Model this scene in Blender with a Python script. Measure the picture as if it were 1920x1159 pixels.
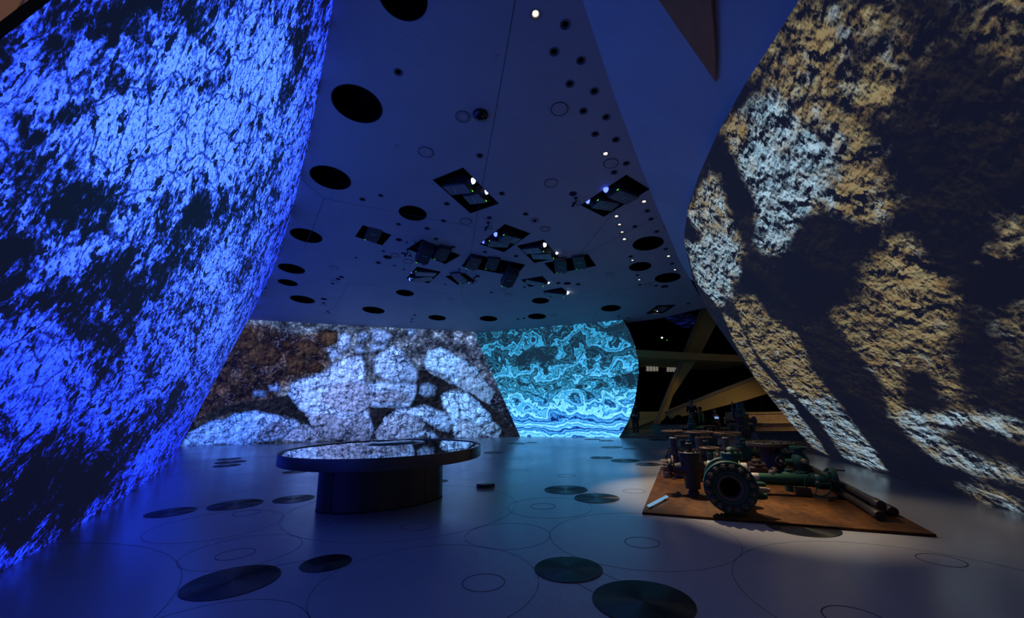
import bpy, bmesh, math, random
import numpy as np
from mathutils import Vector, Matrix, geometry, noise as mnoise

for _o in list(bpy.data.objects): bpy.data.objects.remove(_o)
SC = bpy.context.scene
COL = SC.collection
random.seed(7)

# ------------------------------------------------------------------ camera
PITCH, ROLL, FOCAL_PX = 0.232934, -0.020409, 764.06
cam = bpy.data.cameras.new('camera'); cam_o = bpy.data.objects.new('camera', cam); COL.objects.link(cam_o)
cam.sensor_width = 36.0; cam.lens = FOCAL_PX / 1920 * 36.0; cam.clip_start = .05; cam.clip_end = 200
_f = Vector((0, math.cos(PITCH), math.sin(PITCH))); _u = Vector((0, -math.sin(PITCH), math.cos(PITCH))); _r = Vector((1, 0, 0))
_rr = _r * math.cos(ROLL) + _u * math.sin(ROLL); _uu = -_r * math.sin(ROLL) + _u * math.cos(ROLL)
_m = Matrix((_rr, _uu, -_f)).transposed().to_4x4(); _m.translation = (0, 0, 1.6)
cam_o.matrix_world = _m
SC.camera = cam_o

# ------------------------------------------------------------------ world, exposure
w = bpy.data.worlds.new('world'); SC.world = w; w.use_nodes = True
w.node_tree.nodes['Background'].inputs[0].default_value = (.010, .016, .022, 1)
w.node_tree.nodes['Background'].inputs[1].default_value = .65
SC.view_settings.view_transform = 'Standard'; SC.view_settings.look = 'None'
SC.view_settings.exposure = 0.0; SC.view_settings.gamma = 1.0; SC.view_settings.use_curve_mapping = False

def lamp(name, kind, loc, target, power, color, size=.2, angle=60, blend=.5):
    l = bpy.data.lights.new(name, kind); l.energy = power; l.color = color
    if kind == 'SPOT': l.spot_size = math.radians(angle); l.spot_blend = blend; l.shadow_soft_size = size
    elif kind == 'AREA': l.size = size
    else: l.shadow_soft_size = size
    o = bpy.data.objects.new(name, l); COL.objects.link(o); o.location = loc
    d = Vector(target) - Vector(loc); o.rotation_euler = d.to_track_quat('-Z', 'Y').to_euler()
    return o
# warm house lights of the neighbouring dark hall and of the space behind the blue rock wall
lamp('hall_light', 'SPOT', (14.5, 20.0, 5.0), (10.5, 26, 2.6), 20, (1, .66, .24), .3, 95, .8)
lamp('hall_light_low', 'SPOT', (9.6, 23.4, 4.6), (8.6, 26.8, .4), 44, (1, .62, .18), .2, 70, .8)
lamp('hall_step_light', 'SPOT', (14.0, 19.0, 4.4), (13.0, 22, .4), 260, (1, .74, .38), .2, 75, .8)
lamp('side_space_light', 'SPOT', (-5.6, .6, 2.6), (-5.9, 4.0, 6.3), 260, (1, .55, .02), .2, 80, .8)

# ---- surveyed positions, in metres
OPENINGS = [((-2.727, 6.316, 6.962, 0.431), 'largest round black ceiling opening, close to the blue rock wall'), ((-4.127, 8.444, 6.8, 0.435), 'round black ceiling opening beside the blue rock wall, second in from the camera'), ((-6.021, 11.172, 6.597, 0.43), 'round black ceiling opening crossed by the short seam left of the projectors'), ((-2.567, 9.87, 6.591, 0.357), 'lone round black ceiling opening in the middle, above the lowered projector recess'), ((-7.693, 13.539, 6.421, 0.42), 'upper of two round black ceiling openings stacked close to the blue wall edge'), ((-8.506, 14.816, 6.323, 0.335), 'lower, smaller of two round black ceiling openings stacked close to the blue wall edge'), ((-8.86, 16.657, 6.149, 0.474), 'far round black ceiling opening at lower left with small round fittings beside it'), ((-4.265, 15.672, 6.064, 0.346), 'small round black ceiling opening just beyond the slanted blue-lens projectors'), ((-6.251, 17.882, 5.918, 0.479), 'far round black ceiling opening above the white boulders picture, left one'), ((-3.546, 18.822, 5.712, 0.408), 'far round black ceiling opening above the boulders picture, beside a column of tiny fittings'), ((4.057, 11.288, 6.178, 0.431), 'largest round black ceiling opening beside the blue panel on the right'), ((4.282, 12.863, 6.007, 0.349), 'middle of three round black ceiling openings on the right'), ((5.498, 13.729, 5.87, 0.424), 'outermost of three round black ceiling openings on the right, near the brown rock wall'), ((1.18, 16.264, 5.784, 0.349), 'small round black ceiling opening just beyond the wedge-shaped projector recesses'), ((4.242, 17.024, 5.582, 0.412), 'round black ceiling opening above the right end of the banded picture'), ((-1.116, 18.81, 5.615, 0.409), 'far round black ceiling opening where the two far pictures meet'), ((1.143, 18.336, 5.573, 0.415), 'far round black ceiling opening above the middle of the banded picture'), ((-1.412, 4.458, 7.1, 0.328), 'round black ceiling opening cut by the top edge of the view'), ((-9.946, 15.254, 6.336, 0.306), 'round black ceiling opening mostly hidden behind the blue rock wall edge')]
RECESSES = [([(-1.773, 8.447, 6.705), (-1.013, 7.996, 6.721), (-0.272, 9.364, 6.55), (-1.039, 9.826, 6.534)], 'nearest two-projector recess'), ([(1.769, 9.368, 6.467), (2.606, 8.151, 6.559), (3.289, 8.661, 6.479), (2.465, 9.888, 6.386)], 'blue-lens recess beside the blue panel'), ([(-0.943, 11.503, 6.358), (-0.151, 10.322, 6.447), (0.577, 10.804, 6.368), (-0.212, 11.997, 6.278)], 'central blue-lens recess'), ([(0.186, 11.553, 6.307), (0.974, 11.148, 6.317), (1.549, 12.317, 6.174), (0.766, 12.719, 6.164)], 'white-lens recess right of centre'), ([(-4.578, 11.158, 6.54), (-4.117, 10.505, 6.588), (-3.458, 11.023, 6.509), (-3.932, 11.686, 6.46)], 'leftmost single-projector recess'), ([(-3.224, 11.878, 6.411), (-2.627, 11.255, 6.451), (-1.607, 12.263, 6.307), (-2.2, 12.933, 6.262)], 'recess with one lowered projector'), ([(-3.841, 14.219, 6.196), (-3.21, 13.162, 6.279), (-2.45, 13.556, 6.208), (-3.096, 14.623, 6.125)], 'slanted blue-lens recess at left'), ([(-2.381, 13.943, 6.166), (-1.641, 13.629, 6.168), (-1.309, 14.324, 6.083), (-2.03, 14.702, 6.074)], 'small recess with one pale projector'), ([(-1.686, 13.082, 6.226), (-1.272, 12.124, 6.307), (0.483, 12.86, 6.161), (0.155, 13.849, 6.073)], 'long three-projector recess'), ([(1.083, 12.734, 6.15), (2.415, 12.016, 6.17), (2.831, 12.861, 6.066), (1.499, 13.56, 6.048)], 'wide two-projector recess on the right'), ([(0.348, 14.126, 6.037), (1.099, 13.76, 6.044), (1.415, 14.448, 5.961), (0.672, 14.793, 5.955)], 'upper wedge-shaped recess'), ([(1.192, 15.189, 5.893), (1.905, 14.792, 5.905), (2.273, 15.428, 5.825), (1.543, 15.846, 5.812)], 'lower wedge-shaped recess'), ([(5.914, 17.683, 5.447), (6.075, 16.537, 5.558), (6.813, 16.431, 5.539), (6.665, 17.601, 5.425)], 'farthest recess above the dark hall')]
PROJECTORS = [(0, (-1.292, 8.806, 6.629), (-0.861, 8.64, 6.628), 0.02, 'w', 'inner projector with white lens in the nearest ceiling recess'), (0, (-0.874, 9.186, 6.573), (-0.65, 9.091, 6.574), 0.02, 'w', 'outer projector with white lens in the nearest ceiling recess'), (1, (2.721, 8.889, 6.378), (2.335, 8.611, 6.422), 0.1, 'b', 'upper projector with glowing blue lens beside the blue panel'), (1, (2.408, 9.369, 6.422), (2.033, 9.211, 6.453), 0.02, 'b', 'lower projector with glowing blue lens beside the blue panel'), (2, (0.041, 11.2, 6.329), (-0.446, 10.875, 6.382), 0.02, 'b', 'upper blue-lens projector in the central ceiling recess'), (2, (-0.345, 11.476, 6.317), (-0.738, 11.358, 6.345), 0.02, 'b', 'lower blue-lens projector in the central ceiling recess'), (3, (0.606, 11.878, 6.237), (1.053, 11.662, 6.241), 0.02, 'w', 'upper white-lens projector in the recess right of centre'), (3, (0.975, 12.189, 6.16), (1.392, 12.088, 6.154), 0.05, 'w', 'lower white-lens projector in the recess right of centre'), (4, (-3.965, 10.97, 6.485), (-4.223, 11.391, 6.452), 0.05, 'n', 'dark projector alone in the leftmost ceiling recess'), (5, (-2.559, 11.377, 5.936), (-2.825, 11.935, 5.89), 0.5, 'n', 'dark projector lowered below its recess, left of centre'), (5, (-2.127, 11.944, 6.21), (-2.398, 12.523, 6.162), 0.15, 'n', 'dark projector beside the lowered one, left of centre'), (6, (-3.025, 13.79, 6.187), (-3.477, 13.618, 6.223), 0.02, 'b', 'upper blue-lens projector in the slanted recess at left'), (6, (-3.214, 14.192, 6.124), (-3.727, 14.216, 6.142), 0.05, 'b', 'lower blue-lens projector in the slanted recess at left'), (7, (-1.87, 13.892, 6.05), (-1.679, 14.412, 5.989), 0.1, 'c', 'pale-bottomed projector alone in a small ceiling recess'), (8, (-1.205, 12.594, 6.107), (-1.403, 13.117, 6.061), 0.15, 'n', 'left dark projector of three in the long recess'), (8, (-0.611, 12.679, 6.124), (-0.759, 13.273, 6.069), 0.1, 'n', 'middle dark projector of three in the long recess'), (8, (-0.05, 12.453, 5.474), (-0.253, 13.074, 5.419), 0.75, 'n', 'right projector of three, hanging lowest below the long recess'), (9, (1.616, 12.593, 5.943), (1.706, 13.199, 5.877), 0.2, 'n', 'left dark projector in the wide recess on the right'), (9, (2.197, 12.429, 6.016), (2.361, 12.986, 5.952), 0.12, 'n', 'right dark projector in the wide recess on the right'), (10, (0.836, 14.352, 5.944), (1.278, 14.432, 5.918), 0.05, 'w', 'projector with white lens in the upper wedge-shaped recess'), (11, (1.656, 15.366, 5.757), (2.11, 15.343, 5.741), 0.1, 'w', 'projector with white lens in the lower wedge-shaped recess'), (12, (6.445, 17.028, 5.493), (6.335, 17.316, 5.468), 0.0, 'w', 'projector with small white lens in the farthest ceiling recess')]
UNLIT = [((-1.795, 5.635, 6.994, 0.077), 'small dark downlight above and right of the largest opening by the blue wall'), ((-0.614, 7.614, 6.744, 0.079), 'small dark downlight above the nearest two-projector recess'), ((0.859, 4.81, 6.972, 0.081), 'unlit dark downlight, outer row, first from the top, beside blue panel'), ((0.738, 5.237, 6.933, 0.08), 'unlit dark downlight, inner row, second from the top, beside blue panel'), ((1.175, 5.38, 6.901, 0.079), 'unlit dark downlight, outer row, second from the top, beside blue panel'), ((1.055, 5.814, 6.861, 0.08), 'unlit dark downlight, inner row, third from the top, beside blue panel'), ((1.494, 5.955, 6.829, 0.081), 'unlit dark downlight, outer row, third from the top, beside blue panel'), ((1.373, 6.388, 6.789, 0.08), 'unlit dark downlight, inner row, fourth from the top, beside blue panel'), ((1.815, 6.522, 6.758, 0.08), 'unlit dark downlight, outer row, fourth from the top, beside blue panel'), ((1.693, 6.95, 6.719, 0.08), 'unlit dark downlight, inner row, fifth from the top, beside blue panel'), ((2.129, 7.092, 6.686, 0.08), 'unlit dark downlight, outer row, fifth from the top, beside blue panel'), ((2.515, 7.787, 6.6, 0.079), 'unlit dark downlight, outer row, sixth from the top, beside blue panel'), ((2.323, 8.084, 6.577, 0.08), 'unlit dark downlight, inner row, last from the top, beside blue panel'), ((-3.685, 9.274, 6.697, 0.079), 'small dark downlight below and right of the second opening along the blue wall'), ((-1.591, 9.404, 6.599, 0.083), 'small dark downlight below and left of the nearest two-projector recess'), ((-1.812, 10.216, 6.525, 0.079), 'small dark downlight right of the lone middle opening'), ((-0.188, 8.934, 6.591, 0.081), 'small dark downlight right of the nearest two-projector recess'), ((0.41, 9.815, 6.476, 0.082), 'small dark downlight above and right of the central blue-lens recess'), ((-0.553, 10.023, 6.494, 0.078), 'small dark downlight above and left of the central blue-lens recess'), ((-3.092, 10.43, 6.555, 0.075), 'small dark downlight below and left of the lone middle opening'), ((-2.342, 10.634, 6.503, 0.08), 'small dark downlight below and right of the lone middle opening'), ((-2.2, 11.222, 6.437, 0.078), 'small dark downlight above the recess with one lowered projector'), ((-1.759, 11.702, 6.37, 0.073), 'small dark downlight right of the recess with one lowered projector'), ((-3.131, 11.472, 6.449, 0.047), 'tiny dark downlight above and left of the recess with one lowered projector'), ((-4.012, 12.068, 6.424, 0.061), 'tiny dark downlight below and right of the leftmost single-projector recess'), ((-3.441, 12.185, 6.389, 0.066), 'tiny dark downlight left of the recess with one lowered projector'), ((-3.241, 12.364, 6.362, 0.059), 'tiny dark downlight above and left of the slanted blue-lens recess at left'), ((-3.963, 13.126, 6.313, 0.057), 'tiny dark downlight below and left of the recess with one lowered projector'), ((-3.731, 13.434, 6.272, 0.049), 'tiny dark downlight left of the small recess with one pale projector'), ((-5.079, 12.566, 6.416, 0.049), 'tiny dark downlight below and left of the leftmost single-projector recess'), ((-1.782, 13.325, 6.205, 0.059), 'tiny dark downlight above the small recess with one pale projector'), ((-0.815, 12.005, 6.301, 0.075), 'small dark downlight above the long three-projector recess'), ((0.162, 12.251, 6.237, 0.081), 'small dark downlight left of the white-lens recess right of centre'), ((-0.793, 15.428, 5.949, 0.073), 'tiny dark downlight below and right of the small recess with one pale projector'), ((-2.492, 14.708, 6.091, 0.055), 'tiny dark downlight below and left of the small recess with one pale projector'), ((3.513, 9.571, 6.376, 0.08), 'small dark downlight below and right of the blue-lens recess beside the blue panel'), ((3.721, 9.948, 6.329, 0.079), 'small dark downlight above the largest right-hand opening'), ((3.412, 10.346, 6.301, 0.081), 'small dark downlight above and left of the largest right-hand opening'), ((4.087, 10.589, 6.249, 0.08), 'small dark downlight above and right of the largest right-hand opening'), ((4.688, 11.602, 6.12, 0.078), 'small dark downlight below and right of the largest right-hand opening'), ((3.782, 12.147, 6.101, 0.079), 'small dark downlight above and left of the middle right-hand opening'), ((5.248, 12.597, 5.996, 0.078), 'small dark downlight above the outermost right-hand opening'), ((4.382, 13.538, 5.934, 0.077), 'small dark downlight below the middle right-hand opening'), ((4.731, 14.408, 5.831, 0.077), 'small dark downlight left of the outermost right-hand opening'), ((0.272, 18.782, 5.562, 0.088), 'tiny dark downlight left of the far opening above the banded picture'), ((0.555, 18.65, 5.564, 0.087), 'tiny dark downlight below and left of the opening beyond the wedge recesses'), ((7.249, 16.272, 5.538, 0.081), 'tiny dark downlight right of the farthest recess above the dark hall'), ((4.831, 18.096, 5.448, 0.082), 'tiny dark downlight below and right of the opening above the banded picture right end'), ((-4.519, 18.474, 5.787, 0.085), 'tiny dark downlight left of the far opening above the boulders by a column of fittings'), ((5.31, 18.301, 5.408, 0.071), 'tiny dark downlight below and left of the farthest recess above the dark hall'), ((-3.172, 9.092, 6.695, 0.066), 'small dark downlight above and left of the lone middle opening'), ((-4.452, 12.919, 6.354, 0.099), 'small dark downlight below the leftmost single-projector recess'), ((1.727, 14.383, 5.955, 0.093), 'small dark downlight above the lower wedge-shaped recess'), ((2.46, 14.45, 5.918, 0.097), 'small dark downlight above and right of the lower wedge-shaped recess'), ((0.491, 14.828, 5.959, 0.071), 'tiny dark downlight below and left of the upper wedge-shaped recess'), ((-4.782, 19.062, 5.737, 0.075), 'tiny dark downlight right of the far opening above the white boulders'), ((-4.924, 19.495, 5.699, 0.076), 'tiny dark downlight below and right of the far opening above the white boulders'), ((-8.467, 18.177, 5.977, 0.073), 'tiny dark downlight below and right of the far lower-left opening'), ((-8.493, 18.407, 5.954, 0.074), 'tiny dark downlight left of the far opening above the white boulders')]
LIT = [((0.419, 4.671, 7.004, 0.08), 'brightest lit downlight at top, first of the inner row'), ((2.011, 7.51, 6.648, 0.076), 'lit downlight in the inner row beside a round ceiling plate'), ((3.312, 9.186, 6.424, 0.079), 'lit downlight close to the blue panel edge'), ((2.793, 9.863, 6.375, 0.075), 'brightest of four lit downlights in a line, topmost'), ((2.974, 10.277, 6.326, 0.077), 'second of four lit downlights in a line'), ((3.143, 10.677, 6.278, 0.08), 'third of four lit downlights in a line, dimmest'), ((3.306, 11.067, 6.231, 0.082), 'fourth of four lit downlights in a line, lowest'), ((4.945, 12.091, 6.06, 0.077), 'lit downlight between large right-hand opening and blue panel'), ((3.913, 12.431, 6.067, 0.077), 'lit downlight touching the middle right-hand opening'), ((5.516, 13.084, 5.935, 0.075), 'lit downlight above the outermost right-hand opening'), ((4.573, 13.967, 5.882, 0.078), 'lit downlight below the middle right-hand opening')]
PLATES = [((-0.841, 6.559, 6.861, 0.138), 'ringed', 'ringed round ceiling plate left of the black dome camera'), ((-1.734, 7.528, 6.798, 0.159), '', 'round flush ceiling plate above and left of the nearest two-projector recess'), ((0.933, 6.347, 6.811, 0.158), '', 'round flush ceiling plate right of the black dome camera'), ((2.183, 7.786, 6.613, 0.156), '', 'round flush ceiling plate above the blue-lens recess beside the blue panel'), ((0.959, 8.494, 6.59, 0.16), '', 'round flush ceiling plate left of the blue-lens recess beside the blue panel'), ((-1.2, 10.215, 6.5, 0.159), '', 'round flush ceiling plate above and left of the central blue-lens recess'), ((0.974, 10.54, 6.379, 0.148), 'ringed', 'ringed round ceiling plate above the white-lens recess right of centre'), ((4.31, 10.304, 6.269, 0.136), 'beige', 'beige round ceiling plate above and right of the largest right-hand opening'), ((3.415, 13.514, 5.976, 0.154), '', 'round flush ceiling plate left of the middle right-hand opening'), ((5.023, 14.431, 5.817, 0.14), 'beige', 'beige round ceiling plate below and left of the outermost right-hand opening'), ((-3.732, 12.335, 6.385, 0.141), 'ringed', 'ringed round ceiling plate below and right of the leftmost single-projector recess'), ((-3.402, 12.769, 6.327, 0.164), '', 'round flush ceiling plate above and left of the slanted blue-lens recess at left'), ((-6.142, 13.389, 6.374, 0.154), '', 'round flush ceiling plate right of the upper of two stacked openings'), ((-6.627, 14.621, 6.267, 0.149), '', 'round flush ceiling plate above and right of the far lower-left opening'), ((-8.24, 17.302, 6.057, 0.129), '', 'round flush ceiling plate right of the far lower-left opening'), ((-2.541, 16.356, 5.924, 0.143), '', 'round flush ceiling plate below the small recess with one pale projector'), ((-0.346, 15.167, 5.958, 0.144), '', 'round flush ceiling plate below and left of the upper wedge-shaped recess'), ((-0.126, 15.637, 5.901, 0.159), '', 'round flush ceiling plate left of the opening beyond the wedge recesses'), ((1.906, 18.12, 5.564, 0.145), 'beige', 'beige round ceiling plate right of the far opening above the banded picture')]
HATCHES = [((0.081, 6.837, 6.795, 0.252), 'faint circular hatch outline right of the long ceiling seam'), ((-1.421, 5.249, 7.019, 0.252), 'faint circular hatch outline below the topmost opening'), ((-4.242, 9.974, 6.648, 0.247), 'faint circular hatch outline above the leftmost projector recess')]
DOMES = [((-0.508, 6.496, 6.854, 0.143), 'glossy black dome camera beside a ringed ceiling plate'), ((0.661, 10.113, 6.436, 0.122), 'ringed ceiling camera with dark centre above the central projectors')]
CUPS = [((-3.319, 11.316, 6.473, 0.1), 'dark round recessed fitting right of the leftmost single-projector recess'), ((1.522, 8.893, 6.526, 0.095), 'dark round recessed fitting left of the blue-lens recess beside the blue panel'), ((-4.011, 12.487, 6.381, 0.142), 'dark round recessed fitting below and right of the leftmost single-projector recess'), ((2.052, 14.394, 5.94, 0.141), 'dark round recessed fitting above and right of the lower wedge-shaped recess'), ((-1.208, 13.887, 6.124, 0.095), 'dark round recessed fitting right of the small recess with one pale projector'), ((5.669, 14.503, 5.783, 0.139), 'dark round recessed fitting below the outermost right-hand opening'), ((5.339, 14.466, 5.8, 0.084), 'dark round recessed fitting below and left of the outermost right-hand opening'), ((-6.201, 14.176, 6.296, 0.091), 'dark round recessed fitting right of the upper of two stacked openings'), ((-6.403, 14.37, 6.284, 0.092), 'dark round recessed fitting above and right of the far lower-left opening'), ((-6.8, 14.823, 6.254, 0.07), 'dark round recessed fitting below and right of the upper of two stacked openings'), ((-7.899, 16.537, 6.122, 0.134), 'dark round recessed fitting right of the far lower-left opening'), ((-8.133, 17.024, 6.082, 0.085), 'dark round recessed fitting left of the far opening above the white boulders')]
SENSORS = [((-0.162, 5.321, 6.961, 0.038), 'tiny pale button sensor above the black dome camera'), ((-2.326, 7.365, 6.838, 0.04), 'tiny pale button sensor below and right of the largest opening by the blue wall'), ((-4.478, 9.273, 6.729, 0.04), 'tiny pale button sensor below the second opening along the blue wall'), ((-0.68, 10.05, 6.496, 0.029), 'tiny pale button sensor above and left of the central blue-lens recess'), ((1.607, 11.821, 6.222, 0.033), 'tiny pale button sensor above the wide two-projector recess on the right')]
HANGERS = [((1.611, 9.059, 6.506), 'small stemmed camera hanging beside the blue panel projectors'), ((-0.599, 10.267, 6.471), 'small stemmed camera hanging above the central blue-lens recess'), ((-1.333, 14.033, 6.114), 'small stemmed camera hanging beside the pale-bottomed projector'), ((-3.211, 11.913, 6.407), 'small stemmed camera hanging at the corner of the lowered projector recess')]
SEAMS = [[(0.131, 4.478, 7.035), (-0.1, 5.757, 6.913), (-0.625, 8.572, 6.646), (-0.858, 9.815, 6.528), (-1.225, 11.927, 6.326), (-1.834, 14.755, 6.06), (-2.014, 15.761, 5.964), (-1.48, 19.276, 5.582)], [(-4.85, 8.404, 6.833), (-4.637, 9.254, 6.738), (-5.701, 10.847, 6.617), (-6.545, 12.055, 6.527)], [(-6.114, 14.698, 6.239), (-7.809, 17.485, 6.021), (-9.112, 18.837, 5.935)], [(2.679, 9.61, 6.406), (2.431, 10.754, 6.299), (2.142, 12.162, 6.166)], [(3.898, 9.747, 6.343), (3.53, 10.286, 6.302), (2.93, 11.169, 6.236), (2.357, 11.935, 6.18)], [(3.798, 15.351, 5.772), (3.715, 18.455, 5.457)], [(3.798, 15.351, 5.772), (5.188, 14.025, 5.852), (5.838, 12.794, 5.952)], [(-4.637, 9.254, 6.738), (-3.537, 9.646, 6.653), (-1.419, 10.362, 6.494), (-0.994, 10.517, 6.461)], [(3.798, 15.351, 5.772), (2.053, 14.993, 5.879)], [(-6.114, 14.698, 6.239), (-3.768, 15.446, 6.067), (-2.02, 15.762, 5.964)]]
CEIL_EDGE = [(1.053, 4.468, 6.999), (1.461, 5.271, 6.9), (1.87, 6.07, 6.802), (2.382, 7.014, 6.684), (2.916, 8.011, 6.56), (3.902, 9.759, 6.341), (5.383, 12.337, 6.017), (7.409, 15.512, 5.609)]
GRILLES = [((-2.757, 4.43, 0.0, 0.415), 'largest floor disc in the left foreground, blue-black grooved metal'), ((-2.045, 4.86, 0.0, 0.258), 'smaller grooved floor disc joined by a line to the large left foreground disc'), ((-5.695, 7.29, 0.0, 0.345), 'leftmost of three grooved floor discs in a row left of the table'), ((-4.942, 7.768, 0.0, 0.422), 'middle of three grooved floor discs in a row left of the table'), ((-4.11, 8.13, 0.0, 0.35), 'grooved floor disc right beside the table base, third in its row'), ((0.509, 4.564, 0.0, 0.339), 'grooved floor disc in the centre foreground, smaller of the front pair'), ((1.034, 3.854, 0.0, 0.413), 'largest front grooved floor disc, cut by the bottom edge'), ((0.97, 8.477, 0.0, 0.413), 'upper grooved floor disc of the touching pair left of the rusty plate'), ((1.412, 7.697, 0.0, 0.389), 'lower grooved floor disc of the touching pair left of the rusty plate'), ((3.676, 5.761, -0.0, 0.405), 'grooved floor disc half hidden under the rusty plate front edge'), ((2.639, 13.16, 0.0, 0.335), 'left of three floor discs in a line behind the rusty plate'), ((3.153, 12.405, 0.0, 0.407), 'middle of three floor discs in a line behind the rusty plate'), ((3.554, 11.565, 0.0, 0.325), 'floor disc touching the left side of the rusty plate'), ((3.664, 16.184, 0.0, 0.402), 'larger far floor disc below the banded picture right part'), ((4.142, 15.489, 0.0, 0.241), 'small far floor disc right of the banded picture discs'), ((0.063, 18.488, 0.0, 0.404), 'far floor disc below the corner of the two pictures'), ((0.748, 18.82, -0.0, 0.246), 'tiny far floor disc beside the one at the picture corner'), ((-0.761, 15.218, 0.0, 0.34), 'floor disc just right of the table top'), ((3.631, 19.918, 0.0, 0.379), 'farthest thin floor disc at the foot of the banded picture'), ((4.08, 19.021, 0.0, 0.336), 'second farthest thin floor disc at the foot of the banded picture'), ((-9.867, 14.841, 0.0, 0.358), 'topmost of three overlapping floor discs left of the table top'), ((-9.245, 13.987, 0.0, 0.438), 'middle of three overlapping floor discs left of the table top'), ((-8.767, 13.118, 0.0, 0.361), 'lowest of three overlapping floor discs left of the table top'), ((-5.856, 11.532, 0.0, 0.308), 'floor disc partly hidden under the left end of the table top'), ((-1.67, 9.711, 0.0, 0.164), 'floor disc mostly hidden behind the right side of the table base'), ((6.35, 18.863, 0.0, 0.401), 'far floor disc at the left end of the machinery')]
RINGS = [((-0.317, 4.289, 0.0, 0.197), 'thin floor ring in the centre foreground'), ((-3.241, 5.205, 0.0, 0.194), 'thin floor ring above the large left foreground disc'), ((-1.385, 6.177, 0.0, 0.198), 'thin floor ring in front of the table base'), ((-4.354, 7.147, 0.0, 0.2), 'thin floor ring below the middle disc left of the table'), ((0.437, 7.187, 0.0, 0.199), 'thin floor ring left of the touching disc pair'), ((1.477, 5.323, 0.0, 0.196), 'thin floor ring before the rusty plate left corner'), ((2.215, 8.218, 0.0, 0.197), 'thin floor ring beside the rusty plate left edge'), ((1.18, 10.074, 0.0, 0.196), 'small thin floor ring above the touching disc pair'), ((4.268, 4.6, 0.0, 0.186), 'thin floor ring right of the rusty plate corner'), ((2.516, 3.51, 0.0, 0.203), 'thin floor ring cut by the bottom edge at right')]
JOINTS = [(-0.114, 5.704, 0.536), (1.528, 5.557, 1.109), (-0.838, 4.342, 1.037), (-3.223, 5.321, 0.617), (-4.34, 6.477, 0.84), (-5.717, 2.789, 2.956), (-1.838, 7.353, 1.837), (0.542, 7.125, 0.674), (3.381, 3.789, 1.452), (-2.28, 3.285, 0.748)]
LINES = [((-2.569, 4.816), (-2.306, 4.947)), ((1.354, 8.374), (1.569, 8.039)), ((0.828, 4.445), (0.95, 4.254)), ((0.546, 4.227), (0.664, 4.025)), ((-5.465, 7.55), (-5.399, 7.696))]
RIGHT_RIM = [(2.794, 4.929), (3.321, 5.019), (3.981, 5.141), (5.03, 5.286), (6.293, 5.403), (7.629, 5.465), (8.86, 5.413), (9.34, 5.34), (10.791, 4.896), (11.822, 4.209), (12.349, 3.215), (12.803, 2.184), (13.018, 1.046), (12.902, 0.249)]
AGATE_RIM = [(5.03, 20.637, -0.013), (5.441, 20.195, 0.766), (5.704, 19.78, 1.627), (5.864, 19.233, 2.955), (5.809, 18.992, 3.675), (5.62, 18.8, 4.401), (5.411, 18.684, 4.937), (5.158, 18.618, 5.385)]
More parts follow.
